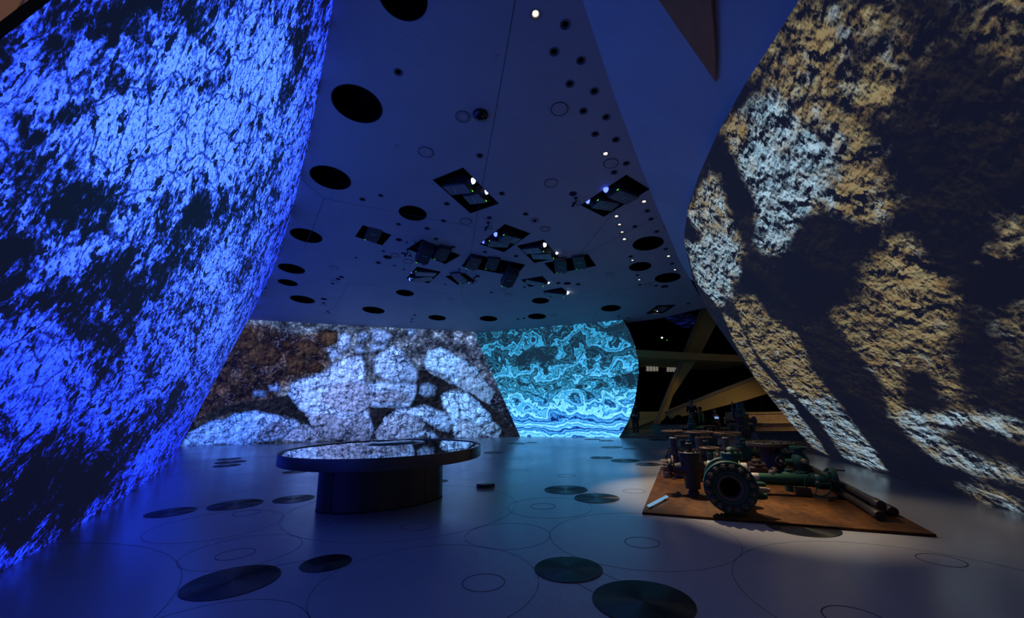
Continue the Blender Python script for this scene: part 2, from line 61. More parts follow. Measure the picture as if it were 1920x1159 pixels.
LEFT_BLOTCHES = [(0.685, 3.83, 187.84, 47.25, 72.86, -1), (0.721, 4.11, 678.46, -231.79, 131.01, -1), (0.935, 4.51, 296.22, -60.12, 51.0, -0.9), (0.553, 3.61, 474.62, -63.17, 152.47, -0.8), (0.573, 3.22, 1993.72, 855.65, 438.04, -0.8), (0.706, 3.22, 582.69, -217.22, 222.84, -0.8), (0.831, 3.63, 300.41, -16.99, 92.75, -1), (0.716, 3.55, 712.71, 149.69, 247.47, -0.6), (1.124, 4.6, 1094.87, -334.25, 152.76, -0.8), (1.478, 5.05, 1828.62, -530.15, 169.63, -0.7), (0.775, 2.92, 309.45, 24.83, 110.7, -0.8), (0.933, 2.96, 179.85, -51.33, 79.94, -0.9), (0.864, 2.65, 102.83, -14.09, 52.45, -1.1), (1.222, 2.96, 528.44, -68.51, 30.4, -0.8), (1.33, 2.84, 42.12, -4.42, 16.97, -1), (1.473, 3.88, 91.86, -23.57, 22.39, -0.9), (1.7, 4.57, 158.4, -50.84, 21.54, -0.8), (1.507, 3.5, 54.79, -4.67, 9.56, -0.55), (0.938, 2.4, 165.25, -34.55, 119.65, -0.8), (1.126, 2.45, 186.03, -34.45, 120.06, -0.6), (1.447, 6.31, 73.89, 7.95, 31.42, -0.9), (1.565, 5.91, 84.99, 9.44, 28.75, -0.6), (1.872, 5.67, 74.13, -6.23, 6.82, -0.5), (1.304, 2.25, 51.25, 1.0, 28.99, -0.8), (1.509, 0.92, 34.23, 9.55, 9.13, -1.1), (1.833, 0.57, 23.03, 6.11, 7.84, -1.2), (1.523, 0.4, 186.8, 68.22, 36.06, -0.8), (1.498, 2.32, 47.48, 5.16, 14.35, -0.6), (1.858, 1.18, 33.67, 12.22, 9.78, -0.6), (2.078, 1.69, 36.73, 2.34, 3.91, -0.8), (1.028, 2.33, 278.3, -24.87, 181.9, -0.5), (2.008, 2.88, 120.5, -4.2, 7.6, -0.5), (2.043, 4.41, 61.85, -0.1, 3.22, -0.6), (1.175, 3.65, 609.1, -198.91, 162.5, -0.4), (1.106, 4.08, 1049.35, -342.47, 208.51, -0.4), (0.781, 3.11, 1431.59, -483.51, 590.84, -0.4), (0.426, 3.36, 421.11, -121.82, 150.57, -1), (0.459, 3.48, 1085.59, -186.57, 369.69, -0.6), (1.259, 4.41, 30.18, -9.28, 4.86, 0.75), (1.377, 4.23, 37.59, -9.73, 7.75, 0.8), (1.051, 3.77, 54.77, -17.68, 13.54, 0.5), (1.324, 5.41, 25.61, -6.08, 4.13, 0.5), (0.613, 3.3, 176.33, -25.51, 63.01, 0.6), (0.658, 3.64, 298.09, -38.31, 92.66, 0.6), (0.515, 3.46, 442.65, -94.64, 119.36, 0.5), (0.94, 4.21, 108.88, -33.39, 20.53, 0.4), (1.071, 3.45, 98.03, -36.58, 30.18, 0.4), (0.907, 3.3, 127.36, -36.22, 43.99, 0.35), (0.764, 3.19, 338.55, -126.64, 132.43, 0.3), (1.816, 3.85, 37.93, -2.79, 4.6, 0.6), (1.883, 6.14, 17.44, -2.22, 1.95, 0.5), (1.992, 4.92, 74.98, 1.58, 4.01, 0.4), (1.261, 1.86, 73.69, -5.82, 27.57, 0.8), (1.267, 1.6, 106.89, -7.85, 44.51, 0.6), (1.07, 2.78, 627.62, -145.13, 49.52, 0.7), (1.033, 2.61, 835.95, -196.38, 72.32, 0.5), (1.652, 0.06, 181.72, 87.04, 103.78, 0.9), (1.639, 1.53, 93.57, 2.78, 7.33, 0.6), (1.948, 2.35, 70.23, -1.58, 3.86, 0.8), (2.15, 0.67, 92.14, 6.1, 5.74, 0.9), (2.269, 1.06, 103.21, -0.57, 3.77, 0.7), (2.179, 3.58, 52.84, -1.34, 1.68, 0.7), (1.594, 2.59, 133.83, 0.74, 7.75, 0.4), (1.28, 2.63, 271.48, -52.11, 45.26, 0.3), (1.011, 2.21, 713.58, -188.18, 140.7, 0.5), (0.699, 2.89, 625.36, 119.08, 210.0, 0.4), (0.804, 2.71, 1339.73, -520.68, 309.04, 0.6)]
LEFT_PALE = [(1.398, 5.04, 3.4, -0.84, 0.55, 1.0), (2.036, 3.74, 0.89, -0.0, 0.36, 0.75), (1.071, 3.45, 6.1, -1.61, 1.88, 0.45)]
RIGHT_CRAGS = [([(2.78, 4.91), (2.29, 4.31), (2.78, 3.97), (3.11, 3.98), (3.22, 4.21), (3.4, 4.49), (4.02, 5.13)], 0.5, 0.25), ([(3.59, 4.66), (3.2, 4.22), (3.38, 3.81), (3.7, 3.43), (4.31, 3.52), (4.85, 3.96)], 0.55, 0.3), ([(4.0, 4.99), (3.66, 4.69), (3.75, 4.44), (3.59, 4.16), (3.68, 4.01), (4.09, 4.07), (4.25, 3.82), (4.85, 3.96), (5.53, 3.88), (6.41, 3.94), (6.61, 4.17), (5.88, 4.32), (5.52, 4.59), (5.17, 4.95), (4.73, 5.07)], 1, 0.95), ([(2.79, 4.92), (2.56, 4.65), (2.87, 4.55), (3.1, 4.54), (3.42, 4.58), (3.7, 4.75), (3.9, 5.02), (4.0, 5.14), (3.32, 5.02)], 0.75, 0.1), ([(2.59, 4.67), (2.35, 4.39), (2.47, 4.37), (2.7, 4.45), (2.72, 4.6)], 0.85, 0.45), ([(3.12, 4.31), (2.85, 4.29), (2.55, 4.21), (2.62, 4.09), (2.79, 3.98), (3.05, 3.89), (3.01, 4.04), (3.06, 4.22)], 0.75, 0.1), ([(3.46, 4.57), (3.18, 4.37), (3.22, 4.21), (3.41, 3.88), (3.59, 3.7), (3.72, 3.44), (4.31, 3.52), (4.15, 3.82), (3.68, 4.01), (3.55, 4.28)], 0.8, 0.15), ([(2.14, 3.86), (2.04, 3.87), (1.94, 3.79), (2.17, 3.58), (2.22, 3.63), (2.46, 3.46), (2.39, 3.6), (2.22, 3.76)], 0.75, 0.1), ([(2.53, 3.41), (2.4, 3.38), (2.75, 3.06), (2.73, 3.2), (2.61, 3.32)], 0.7, 0.1), ([(3.1, 3.08), (2.84, 3.06), (2.92, 2.91), (3.15, 2.7), (3.37, 2.78), (3.21, 2.97)], 0.75, 0.05), ([(4.28, 3.34), (3.85, 3.4), (3.79, 3.18), (4.13, 2.97), (4.64, 3.15)], 0.75, 0.05), ([(2.42, 4.07), (2.33, 4.01), (2.19, 4.08), (2.17, 4.02), (2.29, 3.96), (2.47, 3.94), (2.51, 4.02)], 0.5, 0.7), ([(2.79, 3.87), (2.72, 3.73), (2.85, 3.71), (2.94, 3.8)], 0.45, 0.8), ([(7.83, 5.46), (6.26, 5.34), (5.84, 5.24), (6.38, 4.73), (7.05, 4.18), (8.81, 4.84), (8.13, 5.19)], 0.95, 0.5), ([(4.99, 5.26), (4.35, 5.16), (4.27, 4.9), (4.6, 4.9), (5.21, 4.98)], 0.8, 0.05), ([(3.72, 4.77), (3.45, 4.67), (3.1, 4.54), (3.11, 4.36), (3.5, 4.55)], 0.7, 0.3), ([(9.31, 5.33), (7.93, 4.99), (6.95, 4.56), (7.61, 4.11), (9.14, 4.01), (10.71, 4.02), (10.75, 4.74)], 1, 0.8), ([(9.26, 3.99), (8.0, 3.7), (8.43, 3.32), (7.77, 2.88), (8.33, 2.31), (8.63, 1.71), (10.57, 1.02), (10.31, 1.69), (10.92, 2.02), (10.83, 2.81), (10.1, 3.55)], 0.85, 0.1), ([(10.92, 2.02), (10.31, 1.69), (8.63, 1.71), (8.81, 1.05), (9.17, 0.16), (10.4, 0.04), (11.29, 0.1), (10.57, 1.02)], 0.85, 0.75), ([(10.68, 3.94), (10.26, 3.58), (11.41, 2.39), (11.23, 1.9), (13.13, 1.81), (12.07, 3.11)], 0.9, 0.15), ([(13.13, 1.81), (11.32, 1.64), (12.13, 0.12), (13.38, 0.2)], 0.75, 0.6), ([(6.56, 4.21), (5.79, 4.05), (5.38, 3.84), (5.98, 3.76), (6.61, 3.99)], 1, 0.95), ([(6.38, 2.97), (5.39, 2.95), (4.87, 3.17), (4.22, 3.36), (3.76, 3.16), (4.01, 2.88), (3.92, 2.53), (4.02, 2.38), (4.17, 2.49), (4.84, 1.98), (5.12, 1.63), (5.49, 1.48), (5.55, 1.78), (5.43, 2.03), (5.95, 1.94), (6.59, 1.44), (7.27, 1.34), (6.64, 1.91), (6.5, 2.33), (6.47, 2.7)], 0.75, 0.0), ([(4.02, 2.33), (3.53, 2.53), (3.37, 2.5), (4.25, 1.72), (4.51, 1.73), (4.18, 2.09)], 0.8, 0.15), ([(7.27, 1.34), (6.59, 1.44), (5.53, 1.45), (4.59, 1.41), (5.05, 1.0), (5.34, 1.12), (5.79, 1.25), (6.36, 1.0), (6.06, 0.82), (5.38, 0.7), (5.58, 0.51), (6.35, 0.44), (7.07, 0.51), (7.19, 0.77), (7.3, 1.05)], 0.85, 0.7), ([(7.19, 0.34), (6.9, 0.28), (5.8, 0.32), (6.17, -0.01), (6.66, 0.0), (7.15, 0.08)], 0.6, 0.5), ([(3.42, 2.84), (3.18, 2.91), (3.01, 2.83), (3.19, 2.67), (3.33, 2.69)], 0.75, 0.1)]
ROCKS = [('dark', 0.02, [(-15.67, 1.17), (-14.47, 1.81), (-13.27, 2.13), (-11.96, 2.27), (-11.3, 2.43), (-10.49, 1.47), (-10.33, 1.04), (-10.83, 1.23), (-11.65, 1.41), (-12.79, 1.63), (-13.76, 1.55), (-14.8, 1.19)]), ('dark', 0.02, [(-7.36, 1.67), (-6.14, 1.64), (-6.24, 1.3), (-6.68, 1.13), (-7.12, 0.44), (-7.28, 0.97)]), ('dark', 0.02, [(-5.07, 2.77), (-4.79, 3.56), (-4.43, 3.55), (-3.64, 3.19), (-2.84, 2.56), (-3.29, 2.48), (-3.84, 2.13), (-3.68, 1.33), (-4.65, 1.7), (-5.27, 1.63), (-4.99, 2.24)]), ('dark', 0.03, [(-4.14, 0.45), (-3.33, 0.87), (-3.07, -0.02), (-4.15, 0.01)]), ('dark', 0.03, [(-2.87, 2.7), (-2.02, 2.09), (-1.25, 1.56), (-0.73, 1.12), (0.22, 0.23), (0.48, -0.03), (-0.67, 0.0), (-1.34, 1.22), (-2.37, 2.26)]), ('brown', 0.32, [(-13.22, 4.65), (-12.64, 4.91), (-11.91, 4.73), (-11.6, 4.22), (-11.93, 3.8), (-12.67, 3.72), (-13.15, 4.06)]), ('brown', 0.36, [(-10.92, 4.99), (-10.25, 5.07), (-9.76, 4.64), (-9.93, 4.3), (-10.6, 4.22), (-10.93, 4.56)]), ('brown', 0.36, [(-11.43, 4.22), (-10.77, 4.3), (-10.45, 3.79), (-10.79, 3.28), (-11.37, 3.37)]), ('brown', 0.42, [(-9.83, 5.24), (-9.41, 5.57), (-8.9, 5.5), (-8.91, 4.89), (-9.34, 4.68), (-9.76, 4.81)]), ('brown', 0.3, [(-13.44, 5.58), (-12.88, 5.58), (-12.64, 4.99), (-13.06, 4.48), (-13.62, 4.57)]), ('brown', 0.3, [(-10.45, 3.79), (-9.94, 4.04), (-9.53, 3.69), (-9.7, 3.44), (-10.29, 3.36)]), ('brown', 0.28, [(-11.66, 4.9), (-11.17, 5.07), (-11.09, 4.65), (-11.59, 4.56)]), ('white', 0.5, [(-13.01, 2.54), (-12.28, 2.62), (-12.29, 2.28), (-12.86, 2.29)]), ('white', 0.6, [(-12.24, 2.87), (-11.86, 3.03), (-11.62, 2.78), (-11.79, 2.48), (-12.2, 2.61)]), ('white', 0.8, [(-8.91, 5.15), (-8.56, 5.46), (-8.22, 5.33), (-8.24, 4.81), (-8.58, 4.5), (-8.88, 4.64)]), ('white', 0.75, [(-7.97, 5.24), (-7.62, 5.46), (-7.24, 5.24), (-7.38, 4.98), (-7.81, 4.89)]), ('white', 0.8, [(-9.42, 4.64), (-9.0, 4.68), (-8.59, 4.29), (-9.1, 4.03), (-9.39, 4.25)]), ('white', 0.7, [(-7.24, 5.5), (-6.5, 5.59), (-6.16, 5.24), (-6.51, 4.8), (-7.12, 4.89)]), ('white', 0.6, [(-7.29, 4.8), (-6.51, 4.89), (-6.69, 4.45), (-7.22, 4.37)]), ('white', 0.6, [(-8.15, 4.72), (-7.63, 4.89), (-7.47, 4.45), (-7.9, 4.28)]), ('white', 0.65, [(-5.63, 5.59), (-5.01, 5.59), (-4.93, 5.24), (-5.46, 5.24)]), ('white', 0.9, [(-16.24, -0.02), (-15.92, 0.68), (-14.8, 1.19), (-14.25, 1.14), (-13.76, 1.55), (-12.79, 1.63), (-11.73, 1.42), (-11.33, 1.19), (-10.83, 1.23), (-10.71, 0.88), (-11.26, 0.55), (-11.67, 0.22), (-12.74, 0.0), (-14.27, -0.04), (-15.7, -0.08)]), ('tan', 0.5, [(-12.56, 0.67), (-11.98, 1.08), (-11.33, 0.9), (-11.34, 0.56), (-12.0, 0.32), (-12.74, 0.17)]), ('white', 0.95, [(-14.11, 0.0), (-13.71, 0.16), (-12.9, 0.07), (-12.66, -0.07), (-13.47, -0.1)]), ('tan', 0.75, [(-11.67, 0.18), (-11.26, 0.55), (-10.58, 0.96), (-10.09, 0.69), (-9.76, 0.17), (-10.36, -0.07)]), ('white', 0.92, [(-11.3, 2.43), (-11.13, 2.94), (-9.45, 3.52), (-9.1, 3.86), (-8.5, 4.2), (-7.73, 4.27), (-7.57, 3.67), (-7.55, 2.8), (-7.26, 2.01), (-7.44, 1.5), (-7.16, 0.53), (-7.39, 0.06), (-9.6, 0.12), (-10.33, 1.04), (-10.49, 1.47), (-10.9, 1.91)]), ('tan', 0.8, [(-9.12, 2.74), (-8.27, 2.9), (-7.55, 2.8), (-7.26, 2.01), (-7.44, 1.5), (-8.3, 1.34), (-9.31, 1.71), (-9.81, 2.06)]), ('tan', 0.62, [(-10.49, 1.39), (-9.49, 1.45), (-8.65, 1.18), (-7.79, 1.33), (-7.37, 0.97), (-7.39, 0.06), (-9.6, 0.12), (-10.33, 1.04)]), ('tan', 0.4, [(-10.33, 0.96), (-9.33, 0.76), (-8.32, 0.48), (-8.33, 0.09), (-9.6, 0.12)]), ('white', 0.9, [(-7.22, 4.02), (-6.96, 4.28), (-6.25, 4.73), (-5.73, 4.53), (-4.96, 3.56), (-4.89, 3.03), (-5.24, 2.77), (-6.12, 2.91), (-6.72, 3.05), (-7.15, 3.32)]), ('white', 0.62, [(-6.09, 4.18), (-5.65, 4.36), (-4.96, 3.56), (-4.89, 3.03), (-5.24, 2.77), (-5.94, 3.04)]), ('white', 0.7, [(-7.55, 2.8), (-6.72, 2.97), (-5.68, 2.86), (-5.07, 2.77), (-4.99, 2.24), (-5.35, 1.63), (-6.49, 1.56), (-7.27, 1.67), (-7.34, 2.36)]), ('tan', 0.55, [(-7.34, 2.36), (-6.21, 2.52), (-5.26, 2.15), (-5.35, 1.89), (-6.49, 1.83), (-7.26, 2.01)]), ('white', 0.4, [(-4.89, 2.76), (-4.45, 2.85), (-4.01, 2.58), (-4.11, 2.13), (-4.64, 2.05), (-4.94, 2.32)]), ('white', 0.8, [(-6.67, 1.22), (-6.06, 1.55), (-5.35, 1.63), (-4.65, 1.7), (-3.76, 1.33), (-3.15, 0.87), (-3.43, 0.25), (-4.14, 0.45), (-4.57, 0.9), (-5.45, 1.28)]), ('tan', 0.6, [(-7.12, 0.44), (-6.67, 1.22), (-5.45, 1.28), (-4.58, 0.82), (-4.85, 0.38), (-5.65, 0.05), (-7.04, 0.09)]), ('white', 0.95, [(-5.65, 0.23), (-4.85, 0.38), (-4.58, 0.46), (-4.68, 0.2), (-5.39, 0.06)]), ('white', 0.8, [(-4.59, 0.29), (-4.32, 0.41), (-3.88, 0.05), (-4.5, 0.04)]), ('white', 1.0, [(-3.84, 2.13), (-3.29, 2.48), (-2.67, 2.29), (-1.78, 1.82), (-1.82, -0.06), (-3.07, -0.02), (-3.33, 0.7), (-3.67, 1.5)]), ('white', 0.95, [(-2.88, 2.48), (-2.45, 2.35), (-1.34, 1.3), (-1.18, 0.79), (-1.79, 0.63), (-2.91, 1.0)]), ('tan', 0.6, [(-2.91, 1.0), (-1.79, 0.63), (-1.18, 0.79), (-0.66, 0.43), (-0.8, 0.0), (-2.93, 0.06)]), ('tan', 0.7, [(-2.98, 0.42), (-1.8, 0.84), (-1.82, -0.06), (-3.07, -0.02)]), ('white', 0.95, [(-4.6, 3.91), (-4.41, 4.53), (-3.88, 4.66), (-2.99, 4.25), (-1.75, 3.44), (-1.78, 2.0), (-3.02, 2.65), (-3.64, 3.19), (-4.43, 3.55)]), ('tan', 0.72, [(-2.85, 3.97), (-2.34, 3.71), (-1.74, 3.11), (-0.88, 2.32), (-1.25, 1.64), (-2.02, 2.09), (-2.87, 2.7)]), ('tan', 0.55, [(-4.43, 3.55), (-3.64, 3.19), (-3.02, 2.65), (-3.38, 2.74), (-4.08, 3.2)])]
ROCK_BG = {'brown': [(-15.97, 1.84), (-14.0, 5.75), (-12.22, 5.84), (-11.24, 5.41), (-10.25, 5.33), (-9.41, 5.58), (-9.27, 3.69), (-11.13, 2.94), (-11.63, 2.44), (-14.08, 1.47), (-15.76, 1.01)]}
AGATE_DARK = [([(-0.23, 3.73), (0.29, 4.08), (0.81, 4.33), (1.63, 4.47), (2.19, 4.39), (2.27, 4.07), (1.95, 3.77), (1.13, 3.66), (0.11, 3.59)], 0.9), ([(3.44, 3.92), (3.82, 4.28), (4.19, 3.94), (4.04, 3.8), (3.74, 3.66)], 0.8), ([(4.4, 5.14), (5.26, 5.36), (5.69, 4.81), (5.87, 4.13), (5.41, 4.39), (4.98, 4.64), (4.48, 4.68)], 0.8), ([(1.36, 2.46), (1.69, 2.61), (1.94, 2.48), (1.69, 2.24)], 1), ([(2.97, 2.48), (3.67, 2.61), (3.63, 2.34), (3.05, 2.32)], 0.9), ([(4.56, 2.85), (5.14, 2.97), (5.89, 2.94), (5.89, 2.56), (5.58, 2.2), (5.01, 2.45)], 0.7), ([(-1.22, 3.45), (-0.99, 3.61), (-0.91, 3.27), (-1.13, 3.11)], 0.9), ([(2.6, 5.61), (3.36, 5.46), (3.21, 5.17), (2.59, 5.3)], 0.4), ([(-0.85, 3.77), (-0.75, 4.18), (-0.48, 4.17)], 0.5)]
HALL = {'beam_h': ([(7.17, 4.83), (14.95, 4.25), (14.89, 3.86), (7.13, 4.38)], 25, 5.5), 'beam_diag': ([(12.99, 8.58), (8.44, -0.03), (8.91, -0.0), (9.85, 2.01), (10.93, 3.36), (11.8, 4.41), (13.52, 7.06)], 25.8, 0.5), 'beam_edge': ([(12.84, 8.56), (8.33, -0.02), (8.42, -0.02), (12.98, 8.55)], 25.7, 0.1), 'beam_diag2': ([(8.63, 1.07), (11.25, 2.0), (14.81, 3.14), (18.12, 4.19), (17.82, 2.62), (14.62, 1.99), (13.35, 1.65), (11.14, 1.16), (9.02, 0.68)], 24, 0.4), 'beam_edge2': ([(8.6, 1.07), (11.21, 2.05), (14.77, 3.26), (18.07, 4.3), (18.04, 4.15), (14.75, 3.1), (11.19, 1.87), (8.71, 1.01)], 23.9, 0.1), 'low_wall': ([(7.39, 1.08), (9.31, 1.04), (9.19, -0.08), (7.3, -0.04)], 27, 0.5), 'slab': ([(7.2, 0.41), (7.71, 0.5), (9.12, 0.89), (9.09, 0.63), (7.68, 0.17), (7.17, 0.09)], 26.5, 0.2), 'panel1': ([(9.75, 4.34), (10.61, 4.32), (10.56, 3.84), (9.7, 3.86)], 30, 0.1), 'panel2': ([(11.24, 4.25), (11.96, 4.24), (11.91, 3.77), (11.19, 3.79)], 30, 0.1), 'bench': ([(7.68, 0.45), (9.49, 0.41), (9.44, -0.05), (7.64, -0.01)], 22.5, 1.2), 'blue': ([(10.7, 7.8), (11.74, 8.09), (13.19, 7.82), (13.4, 7.34), (12.67, 6.77), (12.33, 6.86)], 29, 0.1)}
WEDGE = [(1.817, 3.767, 6.128), (2.117, 3.994, 5.954), (2.414, 4.209, 5.778), (2.691, 4.415, 5.616), (2.511, 4.036, 5.64), (2.34, 3.712, 5.674), (2.186, 3.429, 5.708), (2.036, 3.12, 5.73), (1.525, 3.53, 6.292)]
PANEL_N = (-0.62013, 0.24837, -0.74415)
OCHRE = []
# ------------------------------------------------------------------ mesh helpers
class MB:
    def __init__(s): s.v = []; s.f = []
    def add(s, vs, fs):
        b = len(s.v); s.v += [tuple(x) for x in vs]; s.f += [tuple(b + i for i in f) for f in fs]; return s
    def lathe(s, prof, o=(0, 0, 0), ax=(0, 0, 1), seg=20, cap=True):
        ax = Vector(ax).normalized(); e1 = ax.orthogonal().normalized(); e2 = ax.cross(e1); o = Vector(o)
        vs = []; fs = []
        for r, h in prof:
            for k in range(seg):
                a = 2 * math.pi * k / seg
                vs.append(o + ax * h + (e1 * math.cos(a) + e2 * math.sin(a)) * r)
        for i in range(len(prof) - 1):
            for k in range(seg):
                k2 = (k + 1) % seg
                fs.append((i * seg + k, i * seg + k2, (i + 1) * seg + k2, (i + 1) * seg + k))
        if cap:
            if prof[0][0] > 1e-6: fs.append(tuple(range(seg - 1, -1, -1)))
            if prof[-1][0] > 1e-6: fs.append(tuple((len(prof) - 1) * seg + k for k in range(seg)))
        return s.add(vs, fs)
    def tube(s, p0, p1, r0, r1=None, seg=12):
        p0 = Vector(p0); d = Vector(p1) - p0
        return s.lathe([(r0, 0), (r0 if r1 is None else r1, d.length)], p0, d, seg)
    def path(s, pts, r, seg=8):
        for a, b in zip(pts[:-1], pts[1:]): s.tube(a, b, r, None, seg)
        return s
    def torus(s, c, ax, R, r, seg=32, rs=8):
        ax = Vector(ax).normalized(); e1 = ax.orthogonal().normalized(); e2 = ax.cross(e1); c = Vector(c); vs = []; fs = []
        for i in range(seg):
            a = 2 * math.pi * i / seg; d = e1 * math.cos(a) + e2 * math.sin(a)
            for j in range(rs):
                b = 2 * math.pi * j / rs; vs.append(c + d * (R + r * math.cos(b)) + ax * r * math.sin(b))
        for i in range(seg):
            for j in range(rs):
                i2 = (i + 1) % seg; j2 = (j + 1) % rs
                fs.append((i * rs + j, i2 * rs + j, i2 * rs + j2, i * rs + j2))
        return s.add(vs, fs)
    def box(s, c, size, rot=None, bev=0):
        x, y, z = [k / 2 for k in size]; c = Vector(c)
        if bev:
            b = min(bev, x * .9, y * .9, z * .9); bm = bmesh.new(); bmesh.ops.create_cube(bm, size=1)
            bmesh.ops.scale(bm, vec=size, verts=bm.verts); bmesh.ops.bevel(bm, geom=bm.edges[:], offset=b, segments=1, affect='EDGES')
            bm.verts.index_update(); vs = [v.co.copy() for v in bm.verts]; fs = [tuple(v.index for v in f.verts) for f in bm.faces]; bm.free()
        else:
            vs = [Vector((i, j, k)) for i in (-x, x) for j in (-y, y) for k in (-z, z)]
            fs = [(0, 1, 3, 2), (4, 6, 7, 5), (0, 4, 5, 1), (2, 3, 7, 6), (0, 2, 6, 4), (1, 5, 7, 3)]
        if rot is not None: vs = [rot @ v for v in vs]
        return s.add([c + v for v in vs], fs)
    def prism(s, poly, off):
        n = len(poly); off = Vector(off); a = [Vector(p) for p in poly]; b = [p + off for p in a]
        return s.add(a + b, [tuple(range(n)), tuple(range(2 * n - 1, n - 1, -1))] + [(i, n + i, n + (i + 1) % n, (i + 1) % n) for i in range(n)])
    def hexes(s, c, ax, R, n, r, h, ph=0.):
        ax = Vector(ax).normalized(); e1 = ax.orthogonal().normalized(); e2 = ax.cross(e1); c = Vector(c)
        for k in range(n):
            a = 2 * math.pi * (k + ph) / n; p = c + (e1 * math.cos(a) + e2 * math.sin(a)) * R
            s.lathe([(r, 0), (r, h * .6), (r * .55, h * .6), (r * .55, h)], p, ax, 6)
        return s
    def mesh(s, name, smooth=True, fix=True):
        me = bpy.data.meshes.new(name); me.from_pydata(s.v, [], s.f); me.update()
        if fix:
            bm = bmesh.new(); bm.from_mesh(me); bmesh.ops.recalc_face_normals(bm, faces=bm.faces); bm.to_mesh(me); bm.free()
        if smooth: me.shade_smooth(); me.set_sharp_from_angle(angle=.65)
        return me
    def build(s, name, mat, parent=None, smooth=True, fix=True):
        return put(name, s.mesh(name, smooth, fix), mat, parent)
def put(name, me, mat, parent=None):
    if mat is not None and not me.materials: me.materials.append(mat)
    o = bpy.data.objects.new(name, me); COL.objects.link(o)
    if parent is not None: o.parent = parent
    return o
def tag(o, label, cat, group=None):
    o['label'] = label; o['category'] = cat
    if group: o['group'] = group
    return o
def thing(name, label, cat, loc=(0, 0, 0), group=None, mat=None):
    o = bpy.data.objects.new(name, None); COL.objects.link(o); o.empty_display_size = .1
    if mat is not None: o.matrix_world = mat
    else: o.location = loc
    return tag(o, label, cat, group)
def struct(o, label=None):
    o['kind'] = 'structure'
    if label: o['label'] = label
    return o

# ------------------------------------------------------------------ material helpers
class NT:
    def __init__(s, name):
        s.m = bpy.data.materials.new(name); s.m.use_nodes = True; s.t = s.m.node_tree; s.t.nodes.clear()
        s.out = s.t.nodes.new('ShaderNodeOutputMaterial')
    def n(s, typ, props=None, **inp):
        nd = s.t.nodes.new('ShaderNode' + typ)
        for k, v in (props or {}).items(): setattr(nd, k, v)
        for k, v in inp.items():
            key = int(k[1:]) if k[0] == '_' else k.replace('_', ' ')
            sk = nd.inputs[key]
            if isinstance(v, bpy.types.NodeSocket): s.t.links.new(v, sk)
            else: sk.default_value = v
        return nd
    def math(s, op, a, b=0., c=0., clamp=False):
        return s.n('Math', dict(operation=op, use_clamp=clamp), _0=a, _1=b, _2=c).outputs[0]
    def vmath(s, op, a, b=(0, 0, 0)):
        return s.n('VectorMath', dict(operation=op), _0=a, _1=b).outputs[0]
    def vscale(s, a, k):
        return s.n('VectorMath', dict(operation='SCALE'), _0=a, Scale=k).outputs[0]
    def noise(s, vec, scale, detail=4., rough=.55, col=False, dist=0.):
        nd = s.n('TexNoise', None, Vector=vec, Scale=scale, Detail=detail, Roughness=rough, Distortion=dist)
        return nd.outputs['Color' if col else 'Fac']
    def step(s, v, lo, hi):
        return s.n('MapRange', dict(interpolation_type='SMOOTHSTEP'), _0=v, _1=lo, _2=hi, _3=0., _4=1.).outputs[0]
    def remap(s, v, lo, hi, a, b):
        return s.n('MapRange', None, _0=v, _1=lo, _2=hi, _3=a, _4=b).outputs[0]
    def mix(s, f, a, b, mode='MIX'):
        nd = s.t.nodes.new('ShaderNodeMix'); nd.data_type = 'RGBA'; nd.blend_type = mode
        for i, v in ((0, f), (6, a), (7, b)):
            if isinstance(v, bpy.types.NodeSocket): s.t.links.new(v, nd.inputs[i])
            else: nd.inputs[i].default_value = (*v, 1) if (i > 0 and len(v) == 3) else v
        return nd.outputs[2]
    def ramp(s, v, stops):
        nd = s.n('ValToRGB', None, Fac=v); cr = nd.color_ramp
        while len(cr.elements) < len(stops): cr.elements.new(.5)
        for e, (p, c) in zip(cr.elements, stops): e.position = p; e.color = (*c, 1)
        return nd.outputs[0]
    def attr(s, name, vec=False):
        nd = s.n('Attribute', dict(attribute_name=name)); return nd.outputs['Color' if vec else 'Fac']
    def cracks(s, vec, scale, width):
        d = s.n('TexVoronoi', dict(feature='DISTANCE_TO_EDGE'), Vector=vec, Scale=scale).outputs['Distance']
        return s.step(d, 0., width)
    def surf(s, sock): s.t.links.new(sock, s.out.inputs['Surface']); return s.m

def pmat(name, base, rough=.5, metal=0., var=.15, scale=8., bump=0., spec=.5, base2=None, coat=0.):
    t = NT(name); co = t.n('TexCoord').outputs['Object']
    n = t.noise(co, scale, 5., .6)
    b2 = base2 or tuple(c * (1 - var) for c in base); b1 = tuple(min(1, c * (1 + var)) for c in base)
    col = t.mix(t.step(n, .35, .65), b1, b2)
    p = t.n('BsdfPrincipled', None, Base_Color=col, Roughness=t.remap(n, 0, 1, max(.02, rough - .08), min(1, rough + .08)), Metallic=metal)
    p.inputs['Specular IOR Level'].default_value = spec; p.inputs['Coat Weight'].default_value = coat
    if bump: t.t.links.new(t.n('Bump', None, Strength=bump, Height=t.noise(co, scale * 4, 6.)).outputs[0], p.inputs['Normal'])
    return t.surf(p.outputs[0])
def emat(name, col, strength):
    t = NT(name); n = t.noise(t.n('TexCoord').outputs['Object'], 6.)
    return t.surf(t.n('Emission', None, Color=t.mix(t.step(n, .2, .8), col, tuple(c * .9 for c in col)), Strength=strength).outputs[0])

